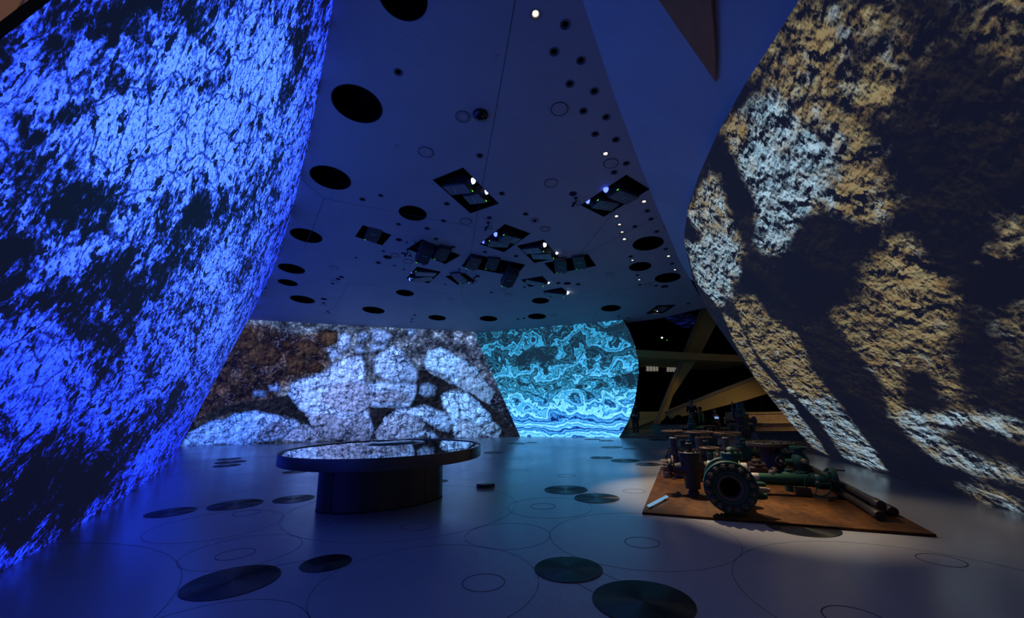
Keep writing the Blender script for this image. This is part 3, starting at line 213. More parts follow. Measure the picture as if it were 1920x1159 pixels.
def floor_mat():
    t = NT('floor_resin'); co = t.n('TexCoord').outputs['Object']
    big = t.noise(co, .35, 4.); fine = t.noise(co, 60., 3.); mid = t.noise(co, 3.5, 6., .6)
    col = t.mix(t.step(mid, .3, .7), (.385, .375, .36), (.365, .355, .345))
    col = t.mix(t.step(fine, .3, .7), col, t.mix(.08, col, (.2, .2, .2)))
    ro = t.math('ADD', t.remap(big, .3, .7, .20, .30), t.remap(mid, .3, .7, -.01, .02))
    p = t.n('BsdfPrincipled', None, Base_Color=col, Roughness=ro); p.inputs['Specular IOR Level'].default_value = .5
    t.t.links.new(t.n('Bump', None, Strength=.03, Height=t.noise(co, 1.3, 3.)).outputs[0], p.inputs['Normal'])
    return t.surf(p.outputs[0])
def rust_mat():
    t = NT('rusted_plate'); co = t.n('TexCoord').outputs['Object']
    st = t.n('Mapping', None, Vector=co, Scale=(1., .35, 1.)).outputs[0]
    a = t.noise(st, 2.2, 8., .65); b = t.noise(co, 14., 6., .7)
    c = t.ramp(t.math('ADD', t.math('MULTIPLY', a, .7), t.math('MULTIPLY', b, .3)), [(.3, (.018, .007, .002)), (.45, (.060, .022, .004)), (.56, (.125, .044, .007)), (.72, (.18, .085, .024))])
    p = t.n('BsdfPrincipled', None, Base_Color=c, Roughness=t.remap(b, .3, .7, .48, .7)); p.inputs['Specular IOR Level'].default_value = .15
    t.t.links.new(t.n('Bump', None, Strength=.15, Height=b).outputs[0], p.inputs['Normal'])
    return t.surf(p.outputs[0])
def paint_mat(name, base, wear, amount=.5):
    t = NT(name); co = t.n('TexCoord').outputs['Object']
    a = t.noise(co, 6., 8., .7); b = t.noise(co, 30., 4.)
    m = t.step(t.math('ADD', a, t.math('MULTIPLY', t.math('SUBTRACT', b, .5), .3)), amount, amount + .08)
    c = t.mix(m, base, wear)
    p = t.n('BsdfPrincipled', None, Base_Color=c, Roughness=t.remap(a, .3, .7, .38, .62)); p.inputs['Specular IOR Level'].default_value = .35
    t.t.links.new(t.n('Bump', None, Strength=.2, Height=t.math('ADD', b, m)).outputs[0], p.inputs['Normal'])
    return t.surf(p.outputs[0])
def groove_mat():
    t = NT('grooved_metal'); co = t.n('TexCoord').outputs['Object']; n = t.noise(co, 9., 4.)
    p = t.n('BsdfPrincipled', None, Base_Color=t.mix(n, (.04, .039, .037), (.075, .07, .064)), Metallic=.85, Roughness=.36)
    p.inputs['Anisotropic'].default_value = .8
    tan = t.n('Tangent', dict(direction_type='RADIAL', axis='Z')); t.t.links.new(tan.outputs[0], p.inputs['Tangent'])
    return t.surf(p.outputs[0])

M_FLOOR = floor_mat(); M_RUST = rust_mat(); M_GROOVE = groove_mat()
M_CEIL = pmat('ceiling_plaster', (.42, .46, .47), .65, var=.03, scale=1.2)
M_PANEL = pmat('leaning_panel_plaster', (.46, .53, .56), .7, var=.04, scale=.8)
M_WEDGE = pmat('wedge_brown_panel', (.50, .21, .07), .8, var=.05)  # wedge panel in one even brown
M_LINE = pmat('joint_line', (.055, .055, .06), .6)
M_SEAM = pmat('ceiling_seam', (.10, .10, .105), .8)
M_BLACK = pmat('black_void', (.004, .004, .005), .9, spec=.05)
M_DARK = pmat('dark_trim', (.05, .055, .065), .45)
M_TRIM = pmat('downlight_trim', (.10, .11, .13), .5)
M_CHROME = pmat('lamp_reflector', (.5, .5, .5), .2, metal=1.)
M_PLATE = pmat('flush_plate', (.42, .42, .42), .6)
M_PLATEB = pmat('flush_plate_beige', (.50, .44, .34), .6)
M_GLOSS = pmat('black_dome', (.004, .004, .006), .06, spec=.6)
M_LAMP = emat('lit_lamp', (1., .86, .68), 16.)
M_LAMPD = emat('dim_lamp', (1., .86, .68), 5.)
M_PBODY = pmat('projector_housing', (.028, .03, .036), .45)
M_PBASE = pmat('projector_base_plate', (.16, .18, .20), .4)
M_BADGE = pmat('projector_badge', (.55, .58, .62), .35, metal=.4)
M_LENSOFF = pmat('lens_off', (.01, .01, .015), .08, spec=.8)
M_LENSB = emat('lens_blue', (.06, .10, 1.), 5.)
M_LENSW = emat('lens_white', (.8, .85, 1.), 9.)
M_LENSC = emat('lens_cyan', (.15, .6, 1.), 2.)
M_LED = emat('green_led', (.12, .9, .03), 1.3)
M_TABLE = pmat('dark_bronze', (.13, .105, .09), .42, metal=.7, var=.08, scale=2.)
M_SEAMT = pmat('table_seam', (.006, .006, .006), .7)
M_GLASS = NT('black_glass'); M_GLASS = M_GLASS.surf(M_GLASS.n('BsdfPrincipled', None, Base_Color=M_GLASS.mix(M_GLASS.noise(M_GLASS.n('TexCoord').outputs['Object'], 3.), (.003, .003, .004), (.006, .006, .007)), Roughness=.012, IOR=1.75).outputs[0])
M_STEEL = pmat('brushed_steel', (.35, .34, .33), .35, metal=.9)
M_GREEN = paint_mat('green_paint', (.012, .075, .043), (.10, .05, .025), .6)
M_TEAL = paint_mat('teal_paint', (.014, .055, .050), (.05, .03, .02), .58)
M_NAVY = paint_mat('navy_paint', (.034, .036, .050), (.075, .045, .03), .56)
M_GREASE = paint_mat('greased_metal', (.036, .036, .028), (.085, .055, .035), .54)
M_IRON = paint_mat('rusty_iron', (.09, .048, .028), (.03, .022, .018), .5)
M_BRASS = paint_mat('worn_bare_metal', (.28, .22, .15), (.10, .06, .035), .55)
M_CREAM = paint_mat('cream_paint', (.45, .42, .36), (.16, .09, .05), .6)
M_PIPE = pmat('drill_pipe', (.05, .036, .028), .5, metal=.3)
M_LABEL = emat('plaque_painted_glow', (.30, .62, 1.), .55)  # glow painted into the plaque in place of the light it reflects
M_OCHRE = pmat('ochre_plaster', (.42, .29, .10), .7, var=.05, scale=.7)
M_HALLG = pmat('hall_grey_plaster', (.22, .19, .15), .7)
M_HALLK = pmat('hall_black', (.006, .006, .007), .9, spec=.05)
M_PALE = emat('lit_box', (.55, .5, .42), .32)
M_STEP = pmat('stone_step', (.40, .29, .16), .6)
# ------------------------------------------------------------------ the projected rock pictures
def grid_mesh(name, V, uv, fattr=None, cattr=None):
    nu, nv = V.shape[:2]; me = bpy.data.meshes.new(name)
    idx = np.arange(nu * nv).reshape(nu, nv)
    q = np.stack([idx[:-1, :-1], idx[1:, :-1], idx[1:, 1:], idx[:-1, 1:]], -1).reshape(-1, 4)
    me.vertices.add(nu * nv); me.vertices.foreach_set('co', V.reshape(-1).astype(np.float32))
    me.loops.add(q.size); me.loops.foreach_set('vertex_index', q.reshape(-1).astype(np.int32))
    me.polygons.add(len(q)); me.polygons.foreach_set('loop_start', np.arange(0, q.size, 4, dtype=np.int32))
    me.update(calc_edges=True)
    a = me.attributes.new('pic', 'FLOAT_VECTOR', 'POINT')
    a.data.foreach_set('vector', np.concatenate([uv, np.zeros(uv.shape[:2] + (1,))], -1).reshape(-1).astype(np.float32))
    for k, v in (fattr or {}).items():
        a = me.attributes.new(k, 'FLOAT', 'POINT'); a.data.foreach_set('value', v.reshape(-1).astype(np.float32))
    for k, v in (cattr or {}).items():
        a = me.attributes.new(k, 'FLOAT_COLOR', 'POINT')
        a.data.foreach_set('color', np.concatenate([v, np.ones(v.shape[:2] + (1,))], -1).reshape(-1).astype(np.float32))
    me.shade_smooth(); return me
def glow_surface(t, col, strength, base=(.05, .05, .055)):
    p = t.n('BsdfPrincipled', None, Base_Color=(*base, 1), Roughness=.7, Emission_Color=col, Emission_Strength=strength)
    p.inputs['Specular IOR Level'].default_value = .1
    m = t.surf(p.outputs[0]); return m
def boost(t, col, k): return t.mix(1., col, k, 'MULTIPLY')
def inside(x, y, poly):
    ins = np.zeros(x.shape, bool); n = len(poly)
    for i in range(n):
        x1, y1 = poly[i]; x2, y2 = poly[(i + 1) % n]
        if y1 == y2: continue
        ins ^= ((y1 > y) != (y2 > y)) & (x < (x2 - x1) * (y - y1) / (y2 - y1) + x1)
    return ins
_rng = np.random.RandomState(3)
def vnoise(x, y, freq, octv=4, seed=0):
    r = np.random.RandomState(seed); tot = np.zeros(x.shape); amp = 1.; s = 0.
    for o in range(octv):
        g = r.rand(64, 64); xx = (x * freq) % 63; yy = (y * freq) % 63
        i = xx.astype(int); j = yy.astype(int); fx = xx - i; fy = yy - j; fx = fx * fx * (3 - 2 * fx); fy = fy * fy * (3 - 2 * fy)
        tot += amp * (g[i, j] * (1 - fx) * (1 - fy) + g[i + 1, j] * fx * (1 - fy) + g[i, j + 1] * (1 - fx) * fy + g[i + 1, j + 1] * fx * fy)
        s += amp; amp *= .5; freq *= 2.03
    return tot / s

# ---- wall_left: blue cracked rock, an overhanging curved wall
def left_x(y, z): return -2.911 - .49327 * y - .007535 * y * y + .40604 * z
def left_wall_mat():
    t = NT('projection_blue_rock'); P = t.attr('pic', True); bias = t.attr('bias'); tint = t.attr('tint')
    wv = t.vmath('SUBTRACT', t.noise(P, 2.2, 5., .6, True), (.5, .5, .5)); Pw = t.vmath('ADD', P, t.vscale(wv, .30))
    n1 = t.noise(Pw, 2.6, 4., .6); n2 = t.noise(Pw, 7.5, 6., .66); n3 = t.noise(P, 24., 5., .68)
    def cen(n, k): return t.math('MULTIPLY', t.math('SUBTRACT', n, .5), k)
    v = t.math('ADD', t.math('ADD', cen(n1, 1.9), cen(n2, 2.4)), t.math('ADD', cen(n3, 1.7), t.math('ADD', t.math('MULTIPLY', bias, .60), .05)))
    m = t.step(v, -.36, .30)
    pit = t.math('ADD', t.noise(Pw, 9., 5., .62), t.math('MULTIPLY', bias, .03)); m = t.math('MULTIPLY', m, t.remap(t.step(pit, .405, .455), 0, 1, .06, 1.))
    m = t.math('MULTIPLY', m, t.remap(t.step(t.noise(P, 30., 4., .65), .38, .46), 0, 1, .40, 1.))
    c1 = t.cracks(Pw, 3.2, .04); c2 = t.cracks(t.vmath('ADD', P, t.vscale(wv, .6)), 11., .10)
    m = t.math('MULTIPLY', m, t.remap(c1, 0, 1, .35, 1.)); m = t.math('MULTIPLY', m, t.remap(c2, 0, 1, .80, 1.))
    m = t.math('MULTIPLY', m, t.remap(n3, .3, .7, .84, 1.10))
    lo = t.ramp(m, [(0., (.0035, .004, .010)), (.22, (.005, .007, .05)), (.5, (.010, .020, .34)), (.75, (.012, .036, .80)), (1., (.022, .085, 1.))])
    hi = t.ramp(m, [(0., (.003, .008, .018)), (.22, (.006, .020, .085)), (.45, (.020, .062, .42)), (.72, (.05, .17, .95)), (1., (.17, .42, 1.))])
    return glow_surface(t, boost(t, t.mix(tint, lo, hi), (1., 1.05, 1.62)), 1.0, (.02, .02, .022))
def build_left():
    NYG, NZG = 170, 120
    y = 1.45 * (26 / 1.45) ** (np.arange(NYG) / (NYG - 1)); z = np.linspace(0, 7.45, NZG)
    Y, Z = np.meshgrid(y, z, indexing='ij'); Y = Y + (.09 + np.clip(Z - 3.3, 0, 9) * .21) * np.exp(-(Y - 1.45) / 1.2)
    V = np.stack([left_x(Y, Z), Y, Z], -1); S = np.log(Y)
    # picture coordinate: metres up the wall, and a stretched running length so that the grain stays even along it
    U = 4.2 * np.log(Y + 1.2)
    Sw = S + .10 * (vnoise(U * 2, Z * 2, .8, 4, 21) - .5); Zw = Z + .5 * (vnoise(U * 2, Z * 2 + 7, .8, 4, 22) - .5)
    def field(lst, s, zz):
        a = np.zeros(s.shape)
        for s0, z0, q1, q2, q3, amp in lst:
            ds = s - s0; dz = zz - z0; a += amp * np.exp(-(q1 * ds * ds + 2 * q2 * ds * dz + q3 * dz * dz))
        return a
    me = grid_mesh('wall_left', V, np.stack([U, Z * .8], -1), dict(bias=field(LEFT_BLOTCHES, Sw, Zw), tint=np.clip(field(LEFT_PALE, S, Z), 0, 1)))
    o = struct(put('wall_left', me, left_wall_mat()), 'overhanging wall with a blue projected picture of cracked rock')
    e = MB(); c = [Vector((left_x(yy, zz), yy, zz)) for yy, zz in zip(Y[0], Z[0])]
    for p, q in zip(c[:-1:3], c[3::3]): e.add([p, q, q + Vector((-.09, -.01, 0)), p + Vector((-.09, -.01, 0))], [(0, 1, 2, 3)])
    e.build('wall_edge', M_DARK, o)
    return o

# ---- wall_right: brown and pale rock face with deep shadows
def right_x(y, z): return 7 + .31 * (y - 6.15) - .7 * z
def right_wall_mat():
    t = NT('projection_brown_rock'); P = t.attr('pic', True); L = t.attr('luma'); ti = t.attr('tint')
    wv = t.vmath('SUBTRACT', t.noise(P, 2., 5., .65, True), (.5, .5, .5)); Pw = t.vmath('ADD', P, t.vscale(wv, .3))
    n = t.noise(Pw, 2.6, 6., .70); n5 = t.noise(P, 9., 5., .70)
    lv = t.math('ADD', L, t.math('ADD', t.math('MULTIPLY', t.math('SUBTRACT', n, .5), 1.5), t.math('MULTIPLY', t.math('SUBTRACT', n5, .5), .9)))
    sel = t.step(lv, .18, .80)
    sh = t.vmath('ADD', Pw, (.030, -.040, 0)); h1 = t.noise(Pw, 3.4, 7., .64); h2 = t.noise(sh, 3.4, 7., .64)
    e = t.math('ADD', .46, t.math('MULTIPLY', t.math('SUBTRACT', h1, h2), 9.), clamp=True)
    g1 = t.noise(P, 14., 6., .7); g2 = t.noise(t.vmath('ADD', P, (.014, -.018, 0)), 14., 6., .7)
    e2 = t.math('ADD', .55, t.math('MULTIPLY', t.math('SUBTRACT', g1, g2), 4.0), clamp=True)
    b = t.math('MULTIPLY', t.math('MULTIPLY', sel, e), e2)
    b = t.math('MULTIPLY', b, t.remap(L, .3, 1., .85, 2.2)); b = t.math('MULTIPLY', b, t.remap(t.noise(P, 1.1, 3.), .3, .7, .45, 1.4))
    tt = t.step(t.math('ADD', ti, t.math('MULTIPLY', t.math('SUBTRACT', t.noise(Pw, 4., 6., .65), .5), 2.6)), .15, 1.05)
    och = t.mix(t.step(t.noise(P, 5., 6., .7), .3, .7), (.21, .135, .052), (.30, .26, .135)); wh = t.mix(t.step(t.noise(P, 6., 6., .7), .3, .7), (.17, .31, .42), (.46, .66, .80))
    dim = t.mix(t.math('MULTIPLY', t.math('MULTIPLY', e, e2), t.step(t.noise(P, .9, 3.), .42, .62)), (.0045, .0055, .013), (.016, .014, .016))
    col = t.mix(b, dim, t.mix(tt, och, wh))
    return glow_surface(t, col, 1.0, (.03, .03, .032))
def build_right():
    rim = RIGHT_RIM
    ys = [-3., -1., .5, 1.8] + [p[0] for p in rim[:9]] + [11.35, 11.82, 12.1, 12.35, 12.6, 12.8, 12.95, 13.02]
    zs = [4.35, 4.6, 4.75, 4.85] + [p[1] for p in rim[:9]] + [4.56, 4.21, 3.75, 3.22, 2.66, 2.18, 1.45, .95]
    NYG, NZG = 190, 110; k = np.arange(NYG) / (NYG - 1); y = -3 + 16.02 * (1 - (1 - k) ** 1.5)
    y0 = np.where(k > .5, y, y); top = np.interp(y, ys, zs); fr = np.linspace(0, 1, NZG)
    Y = np.repeat(y[:, None], NZG, 1); Z = top[:, None] * fr[None, :]
    V = np.stack([right_x(Y, Z), Y, Z], -1)
    U = 6.5 * np.log(np.maximum(Y + 4.5, .6))
    wy = Y + .25 * (vnoise(U * 2, Z * 2, .9, 4, 31) - .5); wz = Z + .25 * (vnoise(U * 2, Z * 2 + 9, .9, 4, 32) - .5)
    lum = np.zeros(Y.shape); tin = np.full(Y.shape, .3)
    outv = Y < 2.2; bl = np.clip(.4 + .4 * np.sin(Y * 1.9 + Z * 1.3) * np.sin(Z * 2.1 - Y * .7), 0, .8); lum[outv] = bl[outv]
    for poly, l, ti in RIGHT_CRAGS:
        m = inside(wy, wz, poly); lum[m] = np.maximum(lum[m], l); tin[m] = ti
    def soft(a, n):
        for _ in range(n):
            p = np.pad(a, 1, mode='edge'); a = (p[:-2, 1:-1] + p[2:, 1:-1] + p[1:-1, :-2] + p[1:-1, 2:] + 2 * p[1:-1, 1:-1]) / 6
        return a
    me = grid_mesh('wall_right', V, np.stack([U, Z * 1.15], -1), dict(luma=soft(lum, 5), tint=soft(tin, 6)))
    o = struct(put('wall_right', me, right_wall_mat()), 'overhanging round-edged wall with a projected brown rock face')
    e = MB(); pts = [Vector((right_x(yy, zz), yy, zz)) for yy, zz in zip(ys, zs)] + [Vector((right_x(13.02, 0), 13.02, 0))]
    nrm = Vector((.78, -.24, .55)).normalized() * .28
    for p, q in zip(pts[:-1], pts[1:]): e.add([p, q, q + nrm, p + nrm], [(0, 1, 2, 3)])
    e.build('wall_edge', M_PANEL, o)
    return o

# ---- wall_back: boulders; wall_far: banded stone
def rock_y(x, z): return 22.643 + .1147 * x - .2368 * z
def agate_y(x, z): return 22.565 - .3841 * x - .3651 * z
def rock_mat():
    t = NT('projection_boulders'); P = t.attr('pic', True); col = t.attr('col', True); ck = t.attr('crack')
    wv = t.vmath('SUBTRACT', t.noise(P, 2.5, 4., .6, True), (.5, .5, .5)); Pw = t.vmath('ADD', P, t.vscale(wv, .32))
    c1 = t.cracks(Pw, 2.9, t.remap(t.noise(P, 1.1, 2.), .35, .65, .03, .13)); c2 = t.cracks(t.vmath('ADD', P, t.vscale(wv, .4)), 6.0, t.remap(t.noise(P, .8, 2.), .35, .65, .10, .02))
    cr = t.math('MULTIPLY', t.remap(c1, 0, 1, .03, 1.), t.remap(c2, 0, 1, .35, 1.))
    pres = t.math('MULTIPLY', t.step(ck, .3, .95), t.remap(t.step(t.noise(P, .75, 3.), .36, .58), 0, 1, .18, 1.))
    f = t.math('ADD', t.math('MULTIPLY', t.math('SUBTRACT', cr, 1.), pres), 1.)
    h1 = t.noise(Pw, 2.2, 6., .62); h2 = t.noise(t.vmath('ADD', Pw, (.06, -.07, 0)), 2.2, 6., .62)
    e = t.math('ADD', .92, t.math('MULTIPLY', t.math('SUBTRACT', h1, h2), 6.2)); g = t.noise(P, 20., 6., .72)
    clod = t.n('TexVoronoi', None, Vector=Pw, Scale=1.5).outputs['Distance']; clod2 = t.n('TexVoronoi', None, Vector=Pw, Scale=5.5).outputs['Distance']
    grav = t.math('MULTIPLY', t.remap(clod, .05, .7, 1.7, .25), t.remap(clod2, .05, .6, 1.5, .35)); sp = t.remap(g, .36, .70, .15, 2.3)
    gb = t.math('ADD', t.math('MULTIPLY', t.math('MULTIPLY', grav, sp), t.math('SUBTRACT', 1., ck)), ck)
    k = t.math('MULTIPLY', t.math('MULTIPLY', f, t.math('MAXIMUM', e, .10)), gb)
    k = t.math('MULTIPLY', k, t.remap(g, .3, .7, .82, 1.18))
    base = t.mix(1., col, t.n('CombineXYZ', None, X=k, Y=k, Z=k).outputs[0], 'MULTIPLY')
    fl = t.math('MULTIPLY', t.step(t.math('ADD', t.noise(P, 9., 5., .7), t.math('MULTIPLY', t.math('SUBTRACT', t.noise(P, 1.3, 3.), .5), .5)), .56, .70), t.math('MULTIPLY', t.math('SUBTRACT', 1., t.step(ck, .1, .5)), .8))
    return glow_surface(t, t.mix(fl, base, (.085, .10, .27)), 1.3, (.02, .02, .022))
def build_back():
    NX, NZ = 330, 130
    k = np.arange(NX) / (NX - 1); fz = np.linspace(0, 1, NZ)
    Z = np.repeat((fz * 6.9)[None, :], NX, 0); xr = .30 - Z * .434
    X = -17.5 + (xr + 17.5) * k[:, None]
    V = np.stack([X, rock_y(X, Z), Z], -1)
    wx = X + .16 * (vnoise(X + 40, Z, 1.1, 4, 1) - .5) * 2; wz = Z + .14 * (vnoise(X + 40, Z + 9, 1.1, 4, 2) - .5) * 2
    col = np.zeros(X.shape + (3,)); crk = np.zeros(X.shape)
    sw = vnoise(X + 40, Z, .5, 3, 5); cy = np.clip((X + 8) / 7, 0, 1)[..., None]
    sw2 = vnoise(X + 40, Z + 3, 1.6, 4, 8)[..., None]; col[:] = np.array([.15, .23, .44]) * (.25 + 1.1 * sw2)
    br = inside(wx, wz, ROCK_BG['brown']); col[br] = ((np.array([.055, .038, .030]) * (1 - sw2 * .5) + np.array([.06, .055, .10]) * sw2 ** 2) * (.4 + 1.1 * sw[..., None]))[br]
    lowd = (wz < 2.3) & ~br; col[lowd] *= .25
    for _ in range(7):
        p_ = np.pad(col, ((1, 1), (1, 1), (0, 0)), mode='edge'); col = (p_[:-2, 1:-1] + p_[2:, 1:-1] + p_[1:-1, :-2] + p_[1:-1, 2:] + p_[1:-1, 1:-1]) / 5
    pal = dict(white=np.array([.24, .42, 1.15]), tan=np.array([.235, .345, .86]), brown=np.array([.085, .056, .045]), dark=np.array([.010, .012, .020]))
    def edge_dist(x, z, poly):
        d = np.full(x.shape, 9.)
        for (x1, z1), (x2, z2) in zip(poly, poly[1:] + poly[:1]):
            ex_, ez_ = x2 - x1, z2 - z1; k_ = np.clip(((x - x1) * ex_ + (z - z1) * ez_) / (ex_ * ex_ + ez_ * ez_ + 1e-9), 0, 1)
            d = np.minimum(d, np.hypot(x - x1 - k_ * ex_, z - z1 - k_ * ez_))
        return d
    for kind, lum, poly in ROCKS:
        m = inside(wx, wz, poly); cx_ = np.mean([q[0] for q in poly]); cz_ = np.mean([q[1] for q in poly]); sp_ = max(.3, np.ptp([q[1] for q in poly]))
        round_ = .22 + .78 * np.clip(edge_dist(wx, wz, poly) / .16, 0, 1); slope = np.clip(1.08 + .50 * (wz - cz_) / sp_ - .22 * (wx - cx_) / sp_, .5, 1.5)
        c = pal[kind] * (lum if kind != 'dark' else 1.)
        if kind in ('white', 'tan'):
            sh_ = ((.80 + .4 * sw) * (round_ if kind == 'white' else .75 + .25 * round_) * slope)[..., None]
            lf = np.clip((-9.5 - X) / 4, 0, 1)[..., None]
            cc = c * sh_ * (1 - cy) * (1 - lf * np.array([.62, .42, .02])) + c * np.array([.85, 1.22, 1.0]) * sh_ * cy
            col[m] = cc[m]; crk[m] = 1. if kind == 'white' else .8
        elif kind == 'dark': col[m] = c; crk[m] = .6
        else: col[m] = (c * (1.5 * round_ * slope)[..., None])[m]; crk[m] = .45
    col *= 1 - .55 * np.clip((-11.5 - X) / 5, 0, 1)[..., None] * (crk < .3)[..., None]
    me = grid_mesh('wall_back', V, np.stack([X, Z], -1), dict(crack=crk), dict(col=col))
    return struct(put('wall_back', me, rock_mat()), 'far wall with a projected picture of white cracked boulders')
def agate_mat():
    t = NT('projection_banded_stone'); P = t.attr('pic', True); dk = t.attr('dark')
    sx = t.n('SeparateXYZ', None, Vector=P); z = sx.outputs[1]
    wv = t.vmath('SUBTRACT', t.noise(P, .9, 4., .55, True), (.5, .5, .5)); Pw = t.vmath('ADD', P, t.vscale(wv, .9))
    amp = t.remap(z, .0, 2.6, 1.5, 2.4)
    h = t.math('ADD', t.math('MULTIPLY', z, t.remap(z, .8, 2.4, 1.5, .5)), t.math('MULTIPLY', t.math('SUBTRACT', t.noise(Pw, .75, 3.5, .5), .5), amp))
    h = t.math('ADD', h, t.math('MULTIPLY', t.math('SUBTRACT', t.noise(Pw, 3.2, 5., .6), .5), t.remap(z, .6, 2., .12, .55)))
    h = t.math('ADD', h, t.math('MULTIPLY', dk, -.25))
    s1 = t.math('SINE', t.math('MULTIPLY', h, 30.)); s2 = t.math('SINE', t.math('MULTIPLY', h, 77.)); s3 = t.math('SINE', t.math('MULTIPLY', h, 9.))
    b = t.math('ADD', .5, t.math('ADD', t.math('MULTIPLY', s1, .2), t.math('ADD', t.math('MULTIPLY', s2, .16), t.math('MULTIPLY', s3, .2))))
    b = t.math('ADD', b, t.math('MULTIPLY', t.math('SUBTRACT', t.noise(P, 5., 6., .7), .5), .35))
    b = t.math('ADD', b, t.remap(z, .9, 4.8, .10, -.28))
    b = t.math('SUBTRACT', b, t.math('MULTIPLY', t.step(t.math('ADD', dk, t.math('MULTIPLY', t.math('SUBTRACT', t.noise(Pw, 3., 4.), .5), .8)), .35, .75), .42))
    col = t.ramp(b, [(.08, (.005, .018, .035)), (.28, (.010, .070, .13)), (.48, (.018, .19, .34)), (.68, (.040, .32, .66)), (.95, (.17, .58, .95))])
    low = t.ramp(b, [(.1, (.003, .010, .06)), (.35, (.008, .05, .28)), (.55, (.03, .24, .60)), (.78, (.08, .42, .92)), (1., (.24, .66, 1.))])
    return glow_surface(t, t.mix(t.step(z, 2.4, .9), col, low), 1.6, (.02, .02, .022))
def build_far():
    NX, NZ = 160, 130; rim = AGATE_RIM
    zz = [-.1] + [p[2] for p in rim[1:]] + [6.2]; xx = [5.0] + [p[0] for p in rim[1:]] + [4.7]
    fz = np.linspace(0, 1, NZ); Z = np.repeat((fz * 6.0)[None, :], NX, 0)
    x0 = .30 - Z * .434; x1 = np.interp(Z, zz, xx); k = (np.arange(NX) / (NX - 1))[:, None]
    X = x0 + (x1 - x0) * k; V = np.stack([X, agate_y(X, Z), Z], -1)
    wx = X + .2 * (vnoise(X + 20, Z, 1.4, 4, 11) - .5); wz = Z + .2 * (vnoise(X + 20, Z + 5, 1.4, 4, 12) - .5)
    d = np.zeros(X.shape)
    for poly, a in AGATE_DARK: d = np.maximum(d, inside(wx, wz, poly) * a)
    for _ in range(3):
        p_ = np.pad(d, 1, mode='edge'); d = (p_[:-2, 1:-1] + p_[2:, 1:-1] + p_[1:-1, :-2] + p_[1:-1, 2:] + p_[1:-1, 1:-1]) / 5
    me = grid_mesh('wall_far', V, np.stack([X, Z], -1), dict(dark=d))
    o = struct(put('wall_far', me, agate_mat()), 'far round-edged wall with a projected picture of blue banded stone')
    e = MB(); pts = [Vector((x, agate_y(x, z), z)) for x, z in zip(xx, zz)]
    for p, q in zip(pts[:-1], pts[1:]): e.add([p, q, q + Vector((.05, .35, .1)), p + Vector((.05, .35, .1))], [(0, 1, 2, 3)])
    e.build('wall_edge', M_HALLK, o)
build_left(); build_right(); build_back(); build_far()

# ------------------------------------------------------------------ floor
f = MB(); f.add([(-24, -6, 0), (34, -6, 0), (34, 40, 0), (-24, 40, 0), (-24, -6, -.2), (34, -6, -.2), (34, 40, -.2), (-24, 40, -.2)],
                [(0, 1, 2, 3), (7, 6, 5, 4), (0, 4, 5, 1), (1, 5, 6, 2), (2, 6, 7, 3), (3, 7, 4, 0)])
floor = struct(f.build('floor', M_FLOOR, smooth=False), 'pale polished resin floor with inlaid circles')
def annulus(cx, cy, r, wd, z0, z1, seg=96):
    return MB().lathe([(r - wd, z0), (r - wd, z1), (r + wd, z1), (r + wd, z0)], (cx, cy, 0), (0, 0, 1), seg, cap=False)
for cx, cy, r in JOINTS: annulus(cx, cy, r, .0026, 0, .0012).build('joint_line', M_LINE, floor, fix=True)
for (x0, y0), (x1, y1) in LINES:
    d = Vector((x1 - x0, y1 - y0, 0)); R = Matrix.Rotation(math.atan2(d.y, d.x), 3, 'Z')
    MB().box(((x0 + x1) / 2, (y0 + y1) / 2, .0006), (d.length, .008, .0012), R).build('joint_line', M_LINE, floor)
for (x, y, z, r), lab in RINGS:
    o = annulus(x, y, r, .005, 0, .0018).build('floor_ring', M_LINE); tag(o, lab, 'floor ring', 'thin rings inlaid in the floor')
for (x, y, z, r), lab in GRILLES:
    far = y > 9.5; n = max(4, int(r / (.06 if far else .016))); prof = [(r, 0), (r, .005)]
    for k in range(n):
        a = r * (1 - (k + .12) / n); b = r * (1 - (k + .62) / n)
        prof += [(a, .006), (b, .006), (b - .0005, .003), (r * (1 - (k + .98) / n) if k < n - 1 else .002, .003)]
    g = thing('floor_grille', lab, 'floor grille', (x, y, 0), 'grooved metal discs set in the floor')
    m = MB(); m.lathe(prof, seg=40 if far else 96, cap=True); m.build('grooved_disc', M_GROOVE, g)

